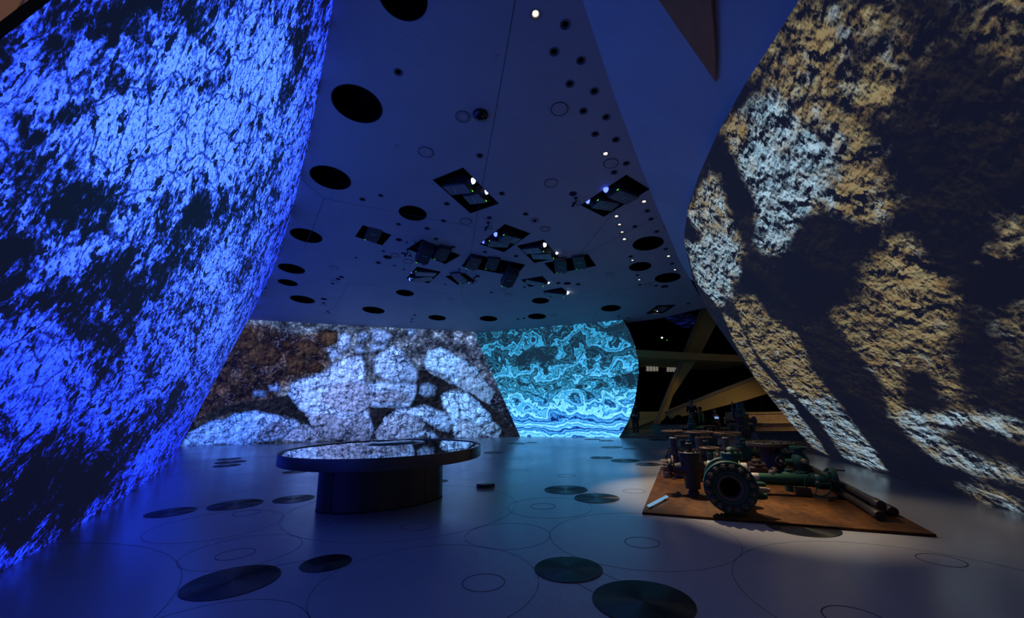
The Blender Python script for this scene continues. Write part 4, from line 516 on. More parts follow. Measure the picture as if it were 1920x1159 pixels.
# ------------------------------------------------------------------ ceiling with every opening really cut out
CA, CB, CZ = -.04036, -.1026, 7.5
def cz(x, y): return CZ + CA * x + CB * y
CN = Vector((-CA, -CB, 1)).normalized(); CEX = Vector((1, 0, CA)).normalized(); CEY = CN.cross(CEX)
def cmat(p, s=1.):
    m = Matrix((CEX * s, CEY * s, CN * s)).transposed().to_4x4(); m.translation = Vector(p[:3]); return m
def build_ceiling():
    left = [(left_x(y, cz(left_x(y, 6.8), y)) - .35, y) for y in (21.3, 18, 14, 10, 7, 5, 3.5, 2.2, 1., -1, -4)]
    e = CEIL_EDGE; k = (e[0][0] - e[1][0]) / (e[0][1] - e[1][1])
    right = [(e[0][0] + k * (-4 - e[0][1]), -4.)] + [(p[0], p[1]) for p in e] + [(8.6, 16.2)]
    outer = left + right + [(6.7, 18.35), (5.5, 19.0), (3.5, 19.8), (0., 21.0), (-2.0, 21.9), (-8, 21.0)]
    holes = []
    def ring(p, r, n=28):
        c = Vector(p[:3]); return [(c + (CEX * math.cos(2 * math.pi * i / n) + CEY * math.sin(2 * math.pi * i / n)) * r) for i in range(n)]
    for p, l in OPENINGS: holes.append([(q.x, q.y) for q in ring(p, p[3], 44)])
    for p, l in UNLIT + LIT: holes.append([(q.x, q.y) for q in ring(p, p[3] * .9, 20)])
    for p, l in CUPS: holes.append([(q.x, q.y) for q in ring(p, p[3], 24)])
    for q, l in RECESSES: holes.append([(p[0], p[1]) for p in q])
    vs = []; es = []
    for poly in [outer] + holes:
        b = len(vs); vs += [Vector(p) for p in poly]; es += [(b + i, b + (i + 1) % len(poly)) for i in range(len(poly))]
    v2, _e, f2, *_ = geometry.delaunay_2d_cdt(vs, es, [], 0, 1e-5)
    cen = np.array([[sum(v2[i][k] for i in t) / 3 for k in (0, 1)] for t in f2])
    keep = inside(cen[:, 0], cen[:, 1], outer)
    for h in holes: keep &= ~inside(cen[:, 0], cen[:, 1], h)
    m = MB(); m.add([(p.x, p.y, cz(p.x, p.y)) for p in v2], [t for t, k_ in zip(f2, keep) if k_])
    return struct(m.build('ceiling', M_CEIL, smooth=False), 'sloping pale ceiling with round openings and projector recesses')
ceiling = build_ceiling()
for pts in SEAMS:
    for a, b in zip(pts[:-1], pts[1:]):
        a = Vector(a); b = Vector(b); d = b - a; s = d.normalized().cross(CN) * .006
        MB().prism([a - s - CN * .002, a + s - CN * .002, b + s - CN * .002, b - s - CN * .002], CN * .0015).build('seam', M_SEAM, ceiling, smooth=False)
# blue-lit leaning panel and the dark wedge let into it, between ceiling and brown rock wall
E0 = [Vector(p) for p in CEIL_EDGE]; k0 = E0[0] + (E0[0] - E0[1]).normalized() * 7.5
pan = [k0] + E0[:7] + [E0[6] + (E0[7] - E0[6]) * .45]; dr = Vector((1.2, 0, -1.)); ln = [4.2, 4.6, 4.4, 4.2, 4.0, 3.6, 3., 2.3, 1.9]
m = MB()
for i in range(len(pan) - 1):
    a, b = pan[i], pan[i + 1]; m.add([a, b, b + dr * ln[i + 1], a + dr * ln[i]], [(0, 1, 2, 3)])
up = Vector(PANEL_N) * -1
for i in range(len(pan) - 1):
    a, b = pan[i], pan[i + 1]; o_ = Vector((.25, 0, .22)); m.add([a, b, b + o_, a + o_], [(0, 1, 2, 3)])
struct(m.build('wall_upper_right', M_PANEL), 'smooth leaning panel between the ceiling and the brown rock wall')
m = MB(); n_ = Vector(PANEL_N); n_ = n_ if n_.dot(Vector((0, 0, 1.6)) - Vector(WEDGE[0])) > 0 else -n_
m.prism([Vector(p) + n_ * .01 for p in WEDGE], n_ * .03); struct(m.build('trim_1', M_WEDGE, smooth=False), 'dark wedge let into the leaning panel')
# ochre ceiling of the space behind the blue rock wall
m = MB(); m.box((-6.8, 1.5, 6.4), (5, 10, .1))
oc = struct(m.build('trim_2', M_OCHRE, smooth=False), 'ochre ceiling seen past the near edge of the blue wall')
MB().box((-5.95, 3.95, 6.346), (3.0, .012, .01), Matrix.Rotation(-.5, 3, 'Z')).build('seam', M_SEAM, oc)
# ------------------------------------------------------------------ ceiling fittings
def shared(cache, key, fn):
    if key not in cache: cache[key] = fn()
    return cache[key]
SM = {}
def part(name, me, mat, parent, z=0):
    k = (me.name, mat.name)
    if me.materials and me.materials[0] != mat: me = me.copy(); me.materials[0] = mat
    elif not me.materials: me.materials.append(mat)
    o = bpy.data.objects.new(name, me); COL.objects.link(o); o.parent = parent; o.location.z = z; return o
me_well = MB().lathe([(1.0, 0), (1.0, .75), (0, .75)], seg=44, cap=False).mesh('opening_well')
me_lip = MB().lathe([(1.0, -.004), (1.03, -.004), (1.03, .03), (1.0, .03)], seg=44, cap=False).mesh('opening_lip')
me_trim = MB().lathe([(1.0, .01), (1.0, -.06), (.92, -.10), (.60, .05), (.56, .12)], seg=24, cap=False).mesh('trim_ring')
me_can = MB().lathe([(.90, .02), (.56, .12), (.50, 1.2), (0, 1.2)], seg=20, cap=False).mesh('can')
me_refl = MB().lathe([(.86, .0), (.50, .55)], seg=24, cap=False).mesh('reflector')
me_bulb = MB().lathe([(.0, .18), (.30, .22), (.44, .38), (.44, .5)], seg=20, cap=False).mesh('lamp')
me_cup = MB().lathe([(1.0, 0), (.95, .5), (.6, .9), (0, 1.)], seg=24, cap=False).mesh('cup')
me_disc = MB().lathe([(0, -.05), (.90, -.05), (.92, .0)], seg=32, cap=False).mesh('plate_disc')
me_ring = MB().lathe([(.93, 0), (.93, -.07), (1.0, -.07), (1.0, 0)], seg=32, cap=False).mesh('plate_ring')
me_ring2 = MB().lathe([(.66, -.052), (.66, -.075), (.72, -.075), (.72, -.052)], seg=32, cap=False).mesh('inner_ring')
me_hair = MB().lathe([(.992, 0), (.992, -.004), (1.0, -.004), (1.0, 0)], seg=64, cap=False).mesh('outline')
me_dome = MB().lathe([(1., 0)] + [(math.cos(a * math.pi / 16), -.8 * math.sin(a * math.pi / 16)) for a in range(1, 8)] + [(0, -.8)], seg=32, cap=False).mesh('dome')
me_btn = MB().lathe([(1., 0), (1., -.25), (.7, -.4), (0, -.4)], seg=16, cap=False).mesh('button')
for p, l in OPENINGS:
    t = thing('ceiling_opening', l, 'ceiling opening', group='round black openings in the ceiling', mat=cmat(p, p[3]))
    part('well', me_well, M_BLACK, t); part('lip', me_lip, M_DARK, t)
for p, l in UNLIT:
    t = thing('downlight', l, 'downlight', group='unlit downlights', mat=cmat(p, p[3]))
    part('trim_ring', me_trim, M_TRIM, t); part('can', me_can, M_BLACK, t)
SPOT = {0: (3.4, 3.6, 34, 75), 1: (4.6, 4.6, 30, 70), 2: (4.9, 9.3, 700, 34), 3: (3.6, 6.2, 1700, 22), 4: (3.2, 8.0, 1700, 34), 6: (4.8, 6.9, 500, 30), 7: (5.8, 11.0, 160, 40), 8: (4.4, 10.6, 800, 36), 10: (6.4, 13.6, 140, 40)}
for i, (p, l) in enumerate(LIT):
    t = thing('downlight', l, 'downlight', group='lit downlights', mat=cmat(p, p[3]))
    part('trim_ring', me_trim, M_TRIM, t); part('reflector', me_refl, M_CHROME, t); part('can', me_can, M_DARK, t)
    part('lamp', me_bulb, M_LAMPD if i in (4, 5, 8, 9, 10) else M_LAMP, t, .05 if i in (5, 8) else 0)
    if i in SPOT:
        sx, sy, pw, an = SPOT[i]; q = Vector(p[:3]) - CN * .06
        lamp('downlight_beam', 'SPOT', q, (sx, sy, 0), pw, (1., .80, .56), .04, an, .8)
for p, kind, l in PLATES:
    t = thing('ceiling_plate', l, 'ceiling plate', group='round flush plates in the ceiling', mat=cmat(p, p[3]))
    part('plate', me_disc, M_PLATEB if kind == 'beige' else M_PLATE, t); part('gap_ring', me_ring, M_DARK, t)
    if kind == 'ringed': part('inner_ring', me_ring2, M_DARK, t)
for p, l in HATCHES: tag(thing_o := part('ceiling_hatch', me_hair, M_SEAM, None), l, 'ceiling hatch', 'circular hatch outlines'); thing_o.matrix_world = cmat(p, p[3])
for i, (p, l) in enumerate(DOMES):
    t = thing('dome_camera', l, 'camera', mat=cmat(p, p[3]))
    if i == 0: part('dome', me_dome, M_GLOSS, t); part('collar', me_ring, M_DARK, t)
    else:
        part('gap_ring', me_ring, M_DARK, t); part('plate', me_disc, M_PLATE, t)
        d = part('dome', me_dome, M_GLOSS, t); d.scale = (.5, .5, .5); d.location.z = -.05
for p, l in CUPS:
    t = part('recessed_fitting', me_cup, M_DARK, None); tag(t, l, 'ceiling fitting', 'dark round recessed fittings'); t.matrix_world = cmat(p, p[3] * .96)
for p, l in SENSORS:
    t = part('ceiling_sensor', me_btn, M_PLATE, None); tag(t, l, 'sensor', 'small pale ceiling sensors'); t.matrix_world = cmat(p, p[3])
for p, l in HANGERS:
    t = thing('hanging_camera', l, 'camera', group='small stemmed ceiling cameras', mat=cmat(p, .75))
    MB().lathe([(.07, 0), (.07, -.02), (.02, -.04), (.015, -.22)], seg=12).build('stem', M_DARK, t)
    MB().torus((.06, 0, -.2), (0, 1, 0), .08, .012, 16, 6).build('bracket', M_DARK, t)
    MB().tube((-.06, -.06, -.22), (-.10, .08, -.27), .045).build('camera_body', M_PBODY, t)

# ------------------------------------------------------------------ projector recesses and projectors
REC_LABELS = {}
for q, l in RECESSES:
    c = sum((Vector(p) for p in q), Vector()) / 4; t = thing('projector_recess', 'black-lined rectangular ' + l, 'recess', c, 'projector recesses')
    w_ = [Vector(p) - c for p in q]; h = CN * .95; m = MB()
    for i in range(4): m.add([w_[i], w_[(i + 1) % 4], w_[(i + 1) % 4] + h, w_[i] + h], [(0, 1, 2, 3)])
    m.add([x + h for x in w_], [(0, 1, 2, 3)]); m.build('housing', M_BLACK, t, smooth=False)
    m = MB()
    for i in range(4):
        a, b = w_[i], w_[(i + 1) % 4]; ia = a * .985; ib = b * .985
        m.prism([a - CN * .004, b - CN * .004, ib - CN * .004, ia - CN * .004], CN * .012)
    m.build('frame', M_DARK, t, smooth=False)
    m = MB(); m.path([(w_[0] + w_[1]) / 2 * .8 + CN * .75, (w_[2] + w_[3]) / 2 * .8 + CN * .75], .02); m.build('hanging_rail', M_PBODY, t)
LENS = dict(b=M_LENSB, w=M_LENSW, c=M_LENSC, n=M_LENSOFF)
def projector(ri, body, lens, drop, colr, label):
    b = Vector(body); d = Vector(lens) - b; d = (d - CN * d.dot(CN)); L = max(.30, min(.46, d.length)); d.normalize(); s = d.cross(CN).normalized()
    pit = .22 if drop > .3 else .12
    fw = (d * math.cos(pit) - CN * math.sin(pit)).normalized(); upv = s.cross(fw).normalized()
    m4 = Matrix((s, fw, upv)).transposed().to_4x4(); m4.translation = b + upv * .005
    t = thing('projector', label, 'projector', group='ceiling projectors', mat=m4)
    W_, D_, H_ = .40, 2 * L * .82, .26
    MB().box((0, 0, H_ / 2 + .015), (W_, D_, H_), None, .025).build('housing', M_PBODY, t)
    bp_ = MB().box((0, 0, .008), (W_ * .9, D_ * .9, .016)).build('base_plate', M_PBASE if colr != 'n' else M_PBODY, t)
    MB().box((0, -.02, -.003), (.16, .02, .006)).build('badge', M_BADGE, bp_)
    y1 = D_ / 2
    MB().lathe([(.085, 0), (.085, .10), (.075, .11), (.068, .10)], (.09, y1, .13), (0, 1, 0), 20, cap=False).build('lens_barrel', M_DARK, t)
    MB().lathe([(.066, .085), (.062, .13), (.04, .165), (0, .178)], (.09, y1, .13), (0, 1, 0), 20, cap=False).build('lens', LENS[colr], t)
    MB().box((-.15, y1 + .003, .03), (.05, .012, .014)).build('status_light', M_LED, t)
    g = MB()
    for i in range(4): g.box((-.10, y1 + .002, .10 + i * .03), (.14, .008, .012))
    g.build('vent', M_BLACK, t)
    top = Vector((0, 0, H_)); mast = MB(); mast.tube((0, 0, H_), (0, 0, H_ + max(.3, .75 - .1)), .035); mast.build('mount_pole', M_PBODY, t)
    if drop > .3: MB().path([(-.2, -.1, H_ * .6), (-.32, -.1, H_ * .9), (-.3, 0, H_ + .25), (-.1, 0, H_ + .4)], .012).build('cable', M_DARK, t)
for a in PROJECTORS: projector(*a)
# ------------------------------------------------------------------ round display table and the low floor puck
def build_table():
    t = thing('display_table', 'large round dark bronze table with a mirror-like glass top', 'table')
    t.location = (-2.34, 7.75, 0); t.rotation_euler = (0, 0, .58)
    def oval(prof, name, mat, par, seg=96):
        m = MB(); vs = []; fs = []
        for a, b, z in prof:
            for k in range(seg):
                q = 2 * math.pi * k / seg; vs.append((a * math.cos(q), b * math.sin(q), z))
        for i in range(len(prof) - 1):
            for k in range(seg): k2 = (k + 1) % seg; fs.append((i * seg + k, i * seg + k2, (i + 1) * seg + k2, (i + 1) * seg + k))
        if prof[0][0] > .01: fs.append(tuple(range(seg))[::-1])
        if prof[-1][0] > .01: fs.append(tuple((len(prof) - 1) * seg + k for k in range(seg)))
        m.add(vs, fs); return m.build(name, mat, par)
    A, B = 1.71, 1.75
    oval([(A - .05, B - .05, .742), (A, B, .745), (A, B, .915), (A - .003, B - .003, .92), (A - .02, B - .02, .92), (A - .022, B - .022, .90)], 'rim', M_TABLE, t)
    oval([(A - .021, B - .021, .895), (A - .021, B - .021, .906)], 'glass_top', M_GLASS, t)
    r = oval([(.62, .40, .9062), (.55, .34, .925), (.30, .17, .94), (.02, .01, .943)], 'relief_mound', M_GLASS, t, 48); r.location = (.45, .85, 0)
    b = oval([(1.08, .70, 0.0), (1.08, .70, .744)], 'pedestal', M_TABLE, t)
    oval([(1.05, .67, 0.), (1.085, .705, 0.), (1.085, .705, .02), (1.05, .67, .02)], 'foot_strip', M_SEAMT, t)
    for q in (-1.05, .5, 2.2, -2.6):
        x, y = 1.08 * math.cos(q), .70 * math.sin(q)
        MB().box((x, y, .372), (.008, .008, .74), Matrix.Rotation(q, 3, 'Z')).build('panel_seam', M_SEAMT, b)
    q = -.95; x, y = A * math.cos(q), B * math.sin(q)
    MB().box((x, y, .83), (.006, .006, .165), Matrix.Rotation(q, 3, 'Z')).build('panel_seam', M_SEAMT, t)
build_table()
p = thing('floor_puck', 'low round metal puck standing on the floor right of the table', 'floor fitting', (-.615, 8.96, 0))
MB().lathe([(.19, 0), (.19, .055)], seg=40).build('puck_body', M_TABLE, p)
MB().lathe([(.186, .055), (.186, .068), (.17, .072), (0, .072)], seg=40).build('puck_cap', M_STEEL, p)

# ------------------------------------------------------------------ oilfield machinery on the rusted plate
PO = Vector((1.86, 6.55, 0)); PANG = math.atan2(-1.27, 3.06); PT = .034
def plate_pt(u, v, z=0): return PO + Matrix.Rotation(PANG, 3, 'Z') @ Vector((u, v, z))
def ex(name, label, u, v, cat='valve', rot=0., z=PT):
    t = thing(name, label, cat, plate_pt(u, v, z)); t.rotation_euler = (0, 0, PANG + rot); return t
pl = MB().box((1.655, 4.8, .019), (3.31, 9.6, .03)); pl_t = thing('base_plate', 'rusted steel plate lying on the floor under the machinery', 'steel plate', PO); pl_t.rotation_euler = (0, 0, PANG)
pl.build('plate', M_RUST, pl_t, smooth=False)
MB().box((2.62, 4.8, .0345), (.006, 9.6, .001)).build('weld_seam', M_IRON, pl_t)
X_, Y_, Z_ = Vector((1, 0, 0)), Vector((0, 1, 0)), Vector((0, 0, 1))
def wheel(parent, c, ax, R, mat, r=.016, spokes=5, name='handwheel'):
    ax = Vector(ax).normalized(); e1 = ax.orthogonal().normalized(); e2 = ax.cross(e1); c = Vector(c)
    m = MB().torus(c, ax, R, r, 36, 8)
    for k in range(spokes):
        a = 2 * math.pi * k / spokes + .4; m.tube(c - ax * .02, c + (e1 * math.cos(a) + e2 * math.sin(a)) * R, r * .75, None, 6)
    m.lathe([(.04, -.035), (.045, 0), (.03, .03)], c, ax, 10); return m.build(name, mat, parent)
def flange(parent, c, ax, R, th, mat, bolt=M_IRON, n=8, br=.018, name='flange', inner=None):
    c = Vector(c); ax = Vector(ax).normalized()
    f_ = MB().lathe([(R * .97, 0), (R, th * .12), (R, th * .88), (R * .97, th)], c, ax, 28).build(name, mat, parent)
    b = MB(); b.hexes(c + ax * th, ax, R * .8, n, br, br * 2.2); b.hexes(c, -ax, R * .8, n, br, br * 1.8); b.build('bolts', bolt, f_); return f_

M_NUT = paint_mat('worn_nut', (.11, .085, .05), (.05, .03, .02), .55)
# 1 front gate valve whose open flange faces the room
t = ex('flanged_gate_valve', 'big valve with an open bolted flange facing forward at the plate front', 1.22, 0.0)
zc = .375
fl_ = MB().lathe([(.175, .135), (.345, .135), (.35, .15), (.35, .25), (.34, .262), (.30, .262)], (0, 0, zc), Y_, 48, cap=False); fl_.build('front_flange', M_GREEN, t)
MB().lathe([(.225, .137), (.225, .118), (.185, .118), (.178, .137)], (0, 0, zc), Y_, 48, cap=False).build('raised_face', M_TEAL, t)
MB().lathe([(.18, .118), (.150, .135), (.150, .16), (.128, .17), (.128, .60), (0, .60)], (0, 0, zc), Y_, 40, cap=False).build('bore', M_GREASE, t)
MB().torus((0, .128, zc), Y_, .158, .016, 40, 8).build('seal_ring', M_NUT, t)
me_nut = MB().lathe([(.040, 0), (.045, .006), (.045, .050), (.038, .056), (.024, .056), (.024, .085), (.016, .092)], (0, 0, 0), (0, -1, 0), 6).mesh('nut')
for k in range(16):
    a = 2 * math.pi * (k + .5) / 16; o = part('nut', me_nut, M_NUT, t); o.location = (.283 * math.cos(a), .135, zc + .283 * math.sin(a)); o.rotation_euler = (0, k * .7, 0)
me_nutb = MB().lathe([(.032, 0), (.032, .05), (.019, .05), (.019, .09)], (0, 0, 0), (0, 1, 0), 6).mesh('rear_nut')
for k in range(16):
    a = 2 * math.pi * (k + .5) / 16; o = part('rear_nut', me_nutb, M_IRON, t); o.location = (.305 * math.cos(a), .262, zc + .305 * math.sin(a))
MB().lathe([(.29, .262), (.22, .34), (.20, .42), (.20, .82), (.23, .9), (.28, .95)], (0, 0, zc), Y_, 32, cap=False).build('valve_body', M_GREEN, t)
flange(t, (0, .95, zc), Y_, .31, .09, M_TEAL, n=12, br=.025, name='rear_flange')
MB().lathe([(.13, zc + .1), (.085, .60), (.085, .72)], (.10, .6, 0), Z_, 24).build('bonnet_neck', M_TEAL, t)
MB().lathe([(.15, .70), (.15, .745), (.142, .75), (.142, .758), (.15, .763), (.15, .80), (.142, .806), (.13, .82)], (.10, .6, 0), Z_, 32).build('bonnet', M_GREEN, t)
MB().lathe([(.07, .80), (.075, .84), (.05, .875), (.02, .885)], (.10, .6, 0), Z_, 20).build('bonnet_cap', M_GREEN, t)
MB().hexes((.10, .6, .82), Z_, .115, 8, .022, .045).build('bonnet_bolts', M_IRON, t)
MB().lathe([(.04, 0), (.04, .12), (.028, .12), (.028, .16)], (.33, .2, zc - .02), X_, 10).build('grease_plug', M_BRASS, t)
MB().lathe([(.05, 0), (.05, .1), (.04, .1), (.04, .13)], (.33, .32, zc - .12), X_, 10).build('side_plug', M_GREEN, t)

# 2 vertical choke body at the left
t = ex('choke_valve', 'upright grey-green valve body with side flanges, front left on the plate', .72, 1.5)
MB().lathe([(.09, 0), (.09, .05), (.075, .06), (.075, .09), (.125, .10), (.13, .24), (.165, .40), (.17, .62)], seg=32).build('valve_body', M_GREASE, t)
MB().lathe([(.178, .60), (.182, .62), (.182, .66), (.176, .665), (.182, .67), (.182, .70), (.175, .705)], seg=32).build('bonnet_flange', M_GREASE, t)
MB().hexes((0, 0, .70), Z_, .145, 10, .022, .05).build('bonnet_bolts', M_IRON, t)
MB().lathe([(.055, .70), (.05, .80), (.055, .81), (.055, .85), (.03, .86), (.025, .90)], seg=20).build('stem', M_GREASE, t)
MB().lathe([(.15, 0), (.10, .10), (.075, .22), (.075, .28)], (-.08, 0, .42), (-1, 0, 0), 24).build('side_hub', M_GREASE, t)
flange(t, (-.32, 0, .42), (-1, 0, 0), .165, .05, M_IRON, n=10, br=.018, name='side_flange')
MB().torus((-.30, .12, .42), (1, .1, 0), .19, .016, 40, 8).build('clamp_ring', M_BRASS, t)
st = MB()
for k in range(10):
    a = 2 * math.pi * k / 10; st.tube((-.37, .132 * math.cos(a), .42 + .132 * math.sin(a)), (-.50, .132 * math.cos(a), .42 + .132 * math.sin(a)), .012, None, 6)
st.build('studs', M_BRASS, t)
MB().lathe([(.15, 0), (.11, .10), (.07, .2), (.07, .3)], (.08, 0, .44), X_, 24).build('outlet_hub', M_IRON, t)
MB().lathe([(.10, 0), (.10, .06)], (.36, 0, .44), X_, 20).build('outlet_collar', M_BRASS, t)

# 3 handwheel gate valves
def wheel_valve(label, u, v, zw, R, body, post, rb=.13, rp=.065, cap=M_CREAM, name='handwheel_valve', spokes=5, wm=M_IRON):
    t = ex(name, label, u, v)
    MB().lathe([(rb * 1.2, 0), (rb * 1.2, .06), (rb, .07), (rb, zw * .42), (rb * 1.12, zw * .43), (rb * 1.12, zw * .52)], seg=28).build('valve_body', body, t)
    MB().hexes((0, 0, zw * .52), Z_, rb * .92, 8, .024, .05).build('bonnet_bolts', M_IRON, t)
    MB().lathe([(rp * 1.15, zw * .5), (rp * 1.1, zw * .68), (rp * .95, zw * .69), (rp * 1.1, zw * .70), (rp * 1.1, zw * .85)], seg=24).build('yoke', post, t)
    MB().lathe([(rp * 1.12, zw * .845), (rp * 1.0, zw * .865), (rp * .5, zw * .87)], seg=24).build('yoke_cap', cap, t)
    MB().tube((0, 0, zw * .8), (0, 0, zw + .05), .02).build('stem', M_IRON, t)
    wheel(t, (0, 0, zw), Z_, R, wm, .018, spokes)
    h = MB().lathe([(rb * .7, -rb * 1.9), (rb * .7, rb * 1.9)], (0, 0, zw * .25), X_, 20).build('run_pipe', body, t)
    for s in (-1, 1): flange(t, (s * rb * 1.7, 0, zw * .25), (s, 0, 0), rb * 1.15, .05, body, n=8, br=.016, name='end_flange')
    return t
wheel_valve('blue valve with a cream-capped post and flat handwheel, far left of the plate', .41, 3.2, .95, .215, M_NAVY, M_NAVY, .12, .065)
wheel_valve('violet-blue valve with a wide handwheel in the middle of the row', .94, 4.2, .87, .32, M_NAVY, M_NAVY, .13, .075, M_IRON)
wheel_valve('blue valve with the widest handwheel, right of the middle row', 1.56, 5.1, .80, .35, M_NAVY, M_NAVY, .12, .065, M_CREAM)
wheel_valve('teal valve with a low handwheel just behind the front flange', 1.10, 2.9, .64, .18, M_TEAL, M_TEAL, .12, .055, M_TEAL)
wheel_valve('teal valve with a small thin handwheel in the back row', 1.34, 7.5, .84, .19, M_TEAL, M_TEAL, .14, .07, M_TEAL)
wheel_valve('green valve with a low handwheel behind the wide row', 1.1, 6.0, .62, .20, M_GREEN, M_GREEN, .15, .07, M_BRASS)
wheel_valve('dark valve with a small handwheel in the left back row', .55, 5.8, .66, .18, M_TEAL, M_GREASE, .14, .07, M_GREASE)
# 4 coupling spool behind the front flange
t = ex('coupling_spool', 'cream and green coupling lying behind the front flange', 1.30, 2.2)
MB().lathe([(.09, -.36), (.09, -.30), (.12, -.29), (.12, -.12), (.14, -.11), (.14, .16), (.10, .17), (.10, .36)], (0, 0, .36), X_, 28).build('barrel', M_CREAM, t)
MB().lathe([(.13, 0), (.13, .05)], (.2, 0, .36), X_, 24).build('clamp', M_BRASS, t); MB().lathe([(.105, 0), (.105, .09)], (-.34, 0, .36), X_, 24).build('green_collar', M_GREEN, t)
for s in (-.22, .24): MB().box((s, 0, .12), (.08, .2, .24), None, .01).build('support_block', M_IRON, t)
# 5 small green tree of valves
t = ex('green_valve_tree', 'small bright green tree of stacked valves in the left back row', .83, 7.0)
MB().lathe([(.17, 0), (.17, .07), (.11, .08), (.11, .42), (.15, .43), (.15, .50), (.10, .52), (.10, .70)], seg=24).build('lower_stack', M_GREEN, t)
MB().lathe([(.14, .70), (.14, .76), (.09, .78), (.12, .86), (.12, .94), (.07, .98)], seg=24).build('middle_valve', M_GREEN, t)
MB().lathe([(.10, .98), (.10, 1.03), (.05, 1.05), (.07, 1.10), (.04, 1.17), (.02, 1.22)], seg=20).build('top_valve', M_GREEN, t)
MB().lathe([(.055, -.30), (.055, .30)], (0, 0, .80), X_, 16).build('cross_pipe', M_GREEN, t)
for s in (-1, 1): flange(t, (s * .24, 0, .80), (s, 0, 0), .085, .05, M_GREEN, M_BRASS, 6, .014, 'arm_flange')
MB().lathe([(.05, 0), (.05, .16)], (-.02, 0, .90), (-.3, -1, 0), 14).build('front_outlet', M_GREEN, t); MB().hexes((0, 0, .76), Z_, .12, 8, .016, .03).build('bolts', M_BRASS, t)
# 6 tall tree
t = ex('tall_valve_tree', 'tallest dark stack of valves with side arms at the back of the plate', 2.27, 8.0)
MB().lathe([(.28, 0), (.28, .1), (.17, .12), (.17, .40), (.24, .42), (.24, .52), (.15, .54), (.15, .76)], seg=28).build('lower_stack', M_GREASE, t)
MB().lathe([(.20, .76), (.20, .83), (.14, .85), (.16, .93), (.16, 1.04), (.18, 1.06), (.18, 1.12), (.12, 1.14)], seg=28).build('middle_block', M_GREASE, t)
MB().lathe([(.12, 1.12), (.12, 1.24), (.14, 1.25), (.14, 1.33), (.10, 1.35), (.10, 1.46), (.12, 1.47), (.12, 1.52)], seg=24).build('top_block', M_TEAL, t)
MB().hexes((0, 0, 1.33), Z_, .115, 8, .018, .04).build('bolts', M_IRON, t)
MB().lathe([(.07, -.44), (.07, .40)], (0, 0, .98), X_, 18).build('arm', M_GREASE, t)
for s, d in ((-1, -.40), (1, .30)): flange(t, (d, 0, .98), (s, 0, 0), .12, .06, M_GREASE, M_BRASS, 8, .016, 'arm_flange')
MB().lathe([(.06, .66), (.075, .68), (.075, .82), (.05, .84)], (-.30, 0, 0), Z_, 18).build('green_pot', M_GREEN, t); MB().lathe([(.06, .66), (.075, .68), (.075, .82), (.05, .84)], (.27, 0, 0), Z_, 18).build('green_pot', M_GREEN, t)
MB().tube((.3, -.05, .86), (.52, -.05, .88), .03).build('wheel_stem', M_IRON, t); wheel(t, (.40, -.12, .88), Z_, .14, M_IRON, .013, 4)
MB().lathe([(.04, 1.0), (.05, 1.02), (.05, 1.36), (.02, 1.37), (.02, 1.55)], (-.20, 0, 0), Z_, 16).build('gauge_cylinder', M_TEAL, t)
MB().lathe([(.13, 0), (.13, .1), (.09, .1), (.09, .14)], (.06, -.14, .62), (0, -1, 0), 24).build('round_outlet', M_GREASE, t)
MB().torus((.06, -.24, .62), (0, 1, 0), .13, .014, 28, 6).build('outlet_rim', M_IRON, t)
# 7 wide spool
t = ex('wellhead_spool', 'broad dark wellhead spool with the widest flat top flange', 2.4, 4.4)
MB().lathe([(.34, 0), (.34, .09), (.33, .10), (.23, .12)], seg=40).build('bottom_flange', M_TEAL, t)
MB().lathe([(.23, .10), (.215, .16), (.215, .50), (.25, .57)], seg=36).build('spool_body', M_NAVY, t)
MB().lathe([(.25, .565), (.47, .57), (.485, .58), (.485, .64), (.475, .65), (.36, .652), (.355, .645), (.30, .645), (.29, .62)], seg=48).build('top_flange', M_GREASE, t)
MB().hexes((0, 0, .565), (0, 0, -1), .42, 16, .026, .06).build('bolts', M_IRON, t); MB().hexes((0, 0, .65), Z_, .42, 16, .022, .035).build('top_bolts', M_IRON, t)
MB().lathe([(.12, 0), (.12, .14), (.15, .15), (.15, .20), (.09, .21), (.09, .26)], (.06, -.18, .30), (.1, -1, 0), 28).build('side_outlet', M_TEAL, t)
MB().torus((.085, -.44, .30), (.1, -1, 0), .09, .014, 28, 8).build('outlet_rim', M_IRON, t); MB().lathe([(.03, 0), (.03, .06)], (.09, -.44, .30), (.1, -1, 0), 6).build('outlet_nut', M_BRASS, t)
MB().lathe([(.09, 0), (.09, .18), (.12, .18), (.12, .23)], (.18, 0, .32), X_, 24).build('right_outlet', M_TEAL, t)
MB().box((.56, 0, .635), (.22, .05, .03), None, .005).build('lever', M_GREASE, t); MB().tube((.42, -.1, .60), (.66, -.1, .60), .016).build('bar', M_IRON, t)
# 8 green globe valve
t = ex('globe_valve', 'bright green ball-bodied valve with a flat flange on top', 2.83, 3.9)
MB().lathe([(.15, 0), (.15, .05), (.14, .055), (.14, .07), (.15, .075), (.15, .12), (.10, .13), (.09, .18)], seg=32).build('base_flange', M_GREEN, t)
MB().lathe([(.09, .17), (.13, .22), (.158, .30), (.158, .36), (.13, .44), (.085, .49), (.08, .545)], seg=32).build('ball_body', M_GREEN, t)
MB().lathe([(.10, .545), (.16, .55), (.163, .56), (.163, .605), (.155, .61), (.09, .612), (.085, .60)], seg=36).build('top_flange', M_GREEN, t)
MB().lathe([(.05, 0), (.05, .09), (.035, .09), (.035, .12)], (.03, -.13, .335), (.2, -1, 0), 16).build('stem_cap', M_BRASS, t)
MB().lathe([(.06, 0), (.06, .14)], (-.13, 0, .3), (-1, 0, 0), 16).build('side_boss', M_GREEN, t); MB().hexes((0, 0, .12), Z_, .12, 6, .018, .04).build('bolts', M_IRON, t)
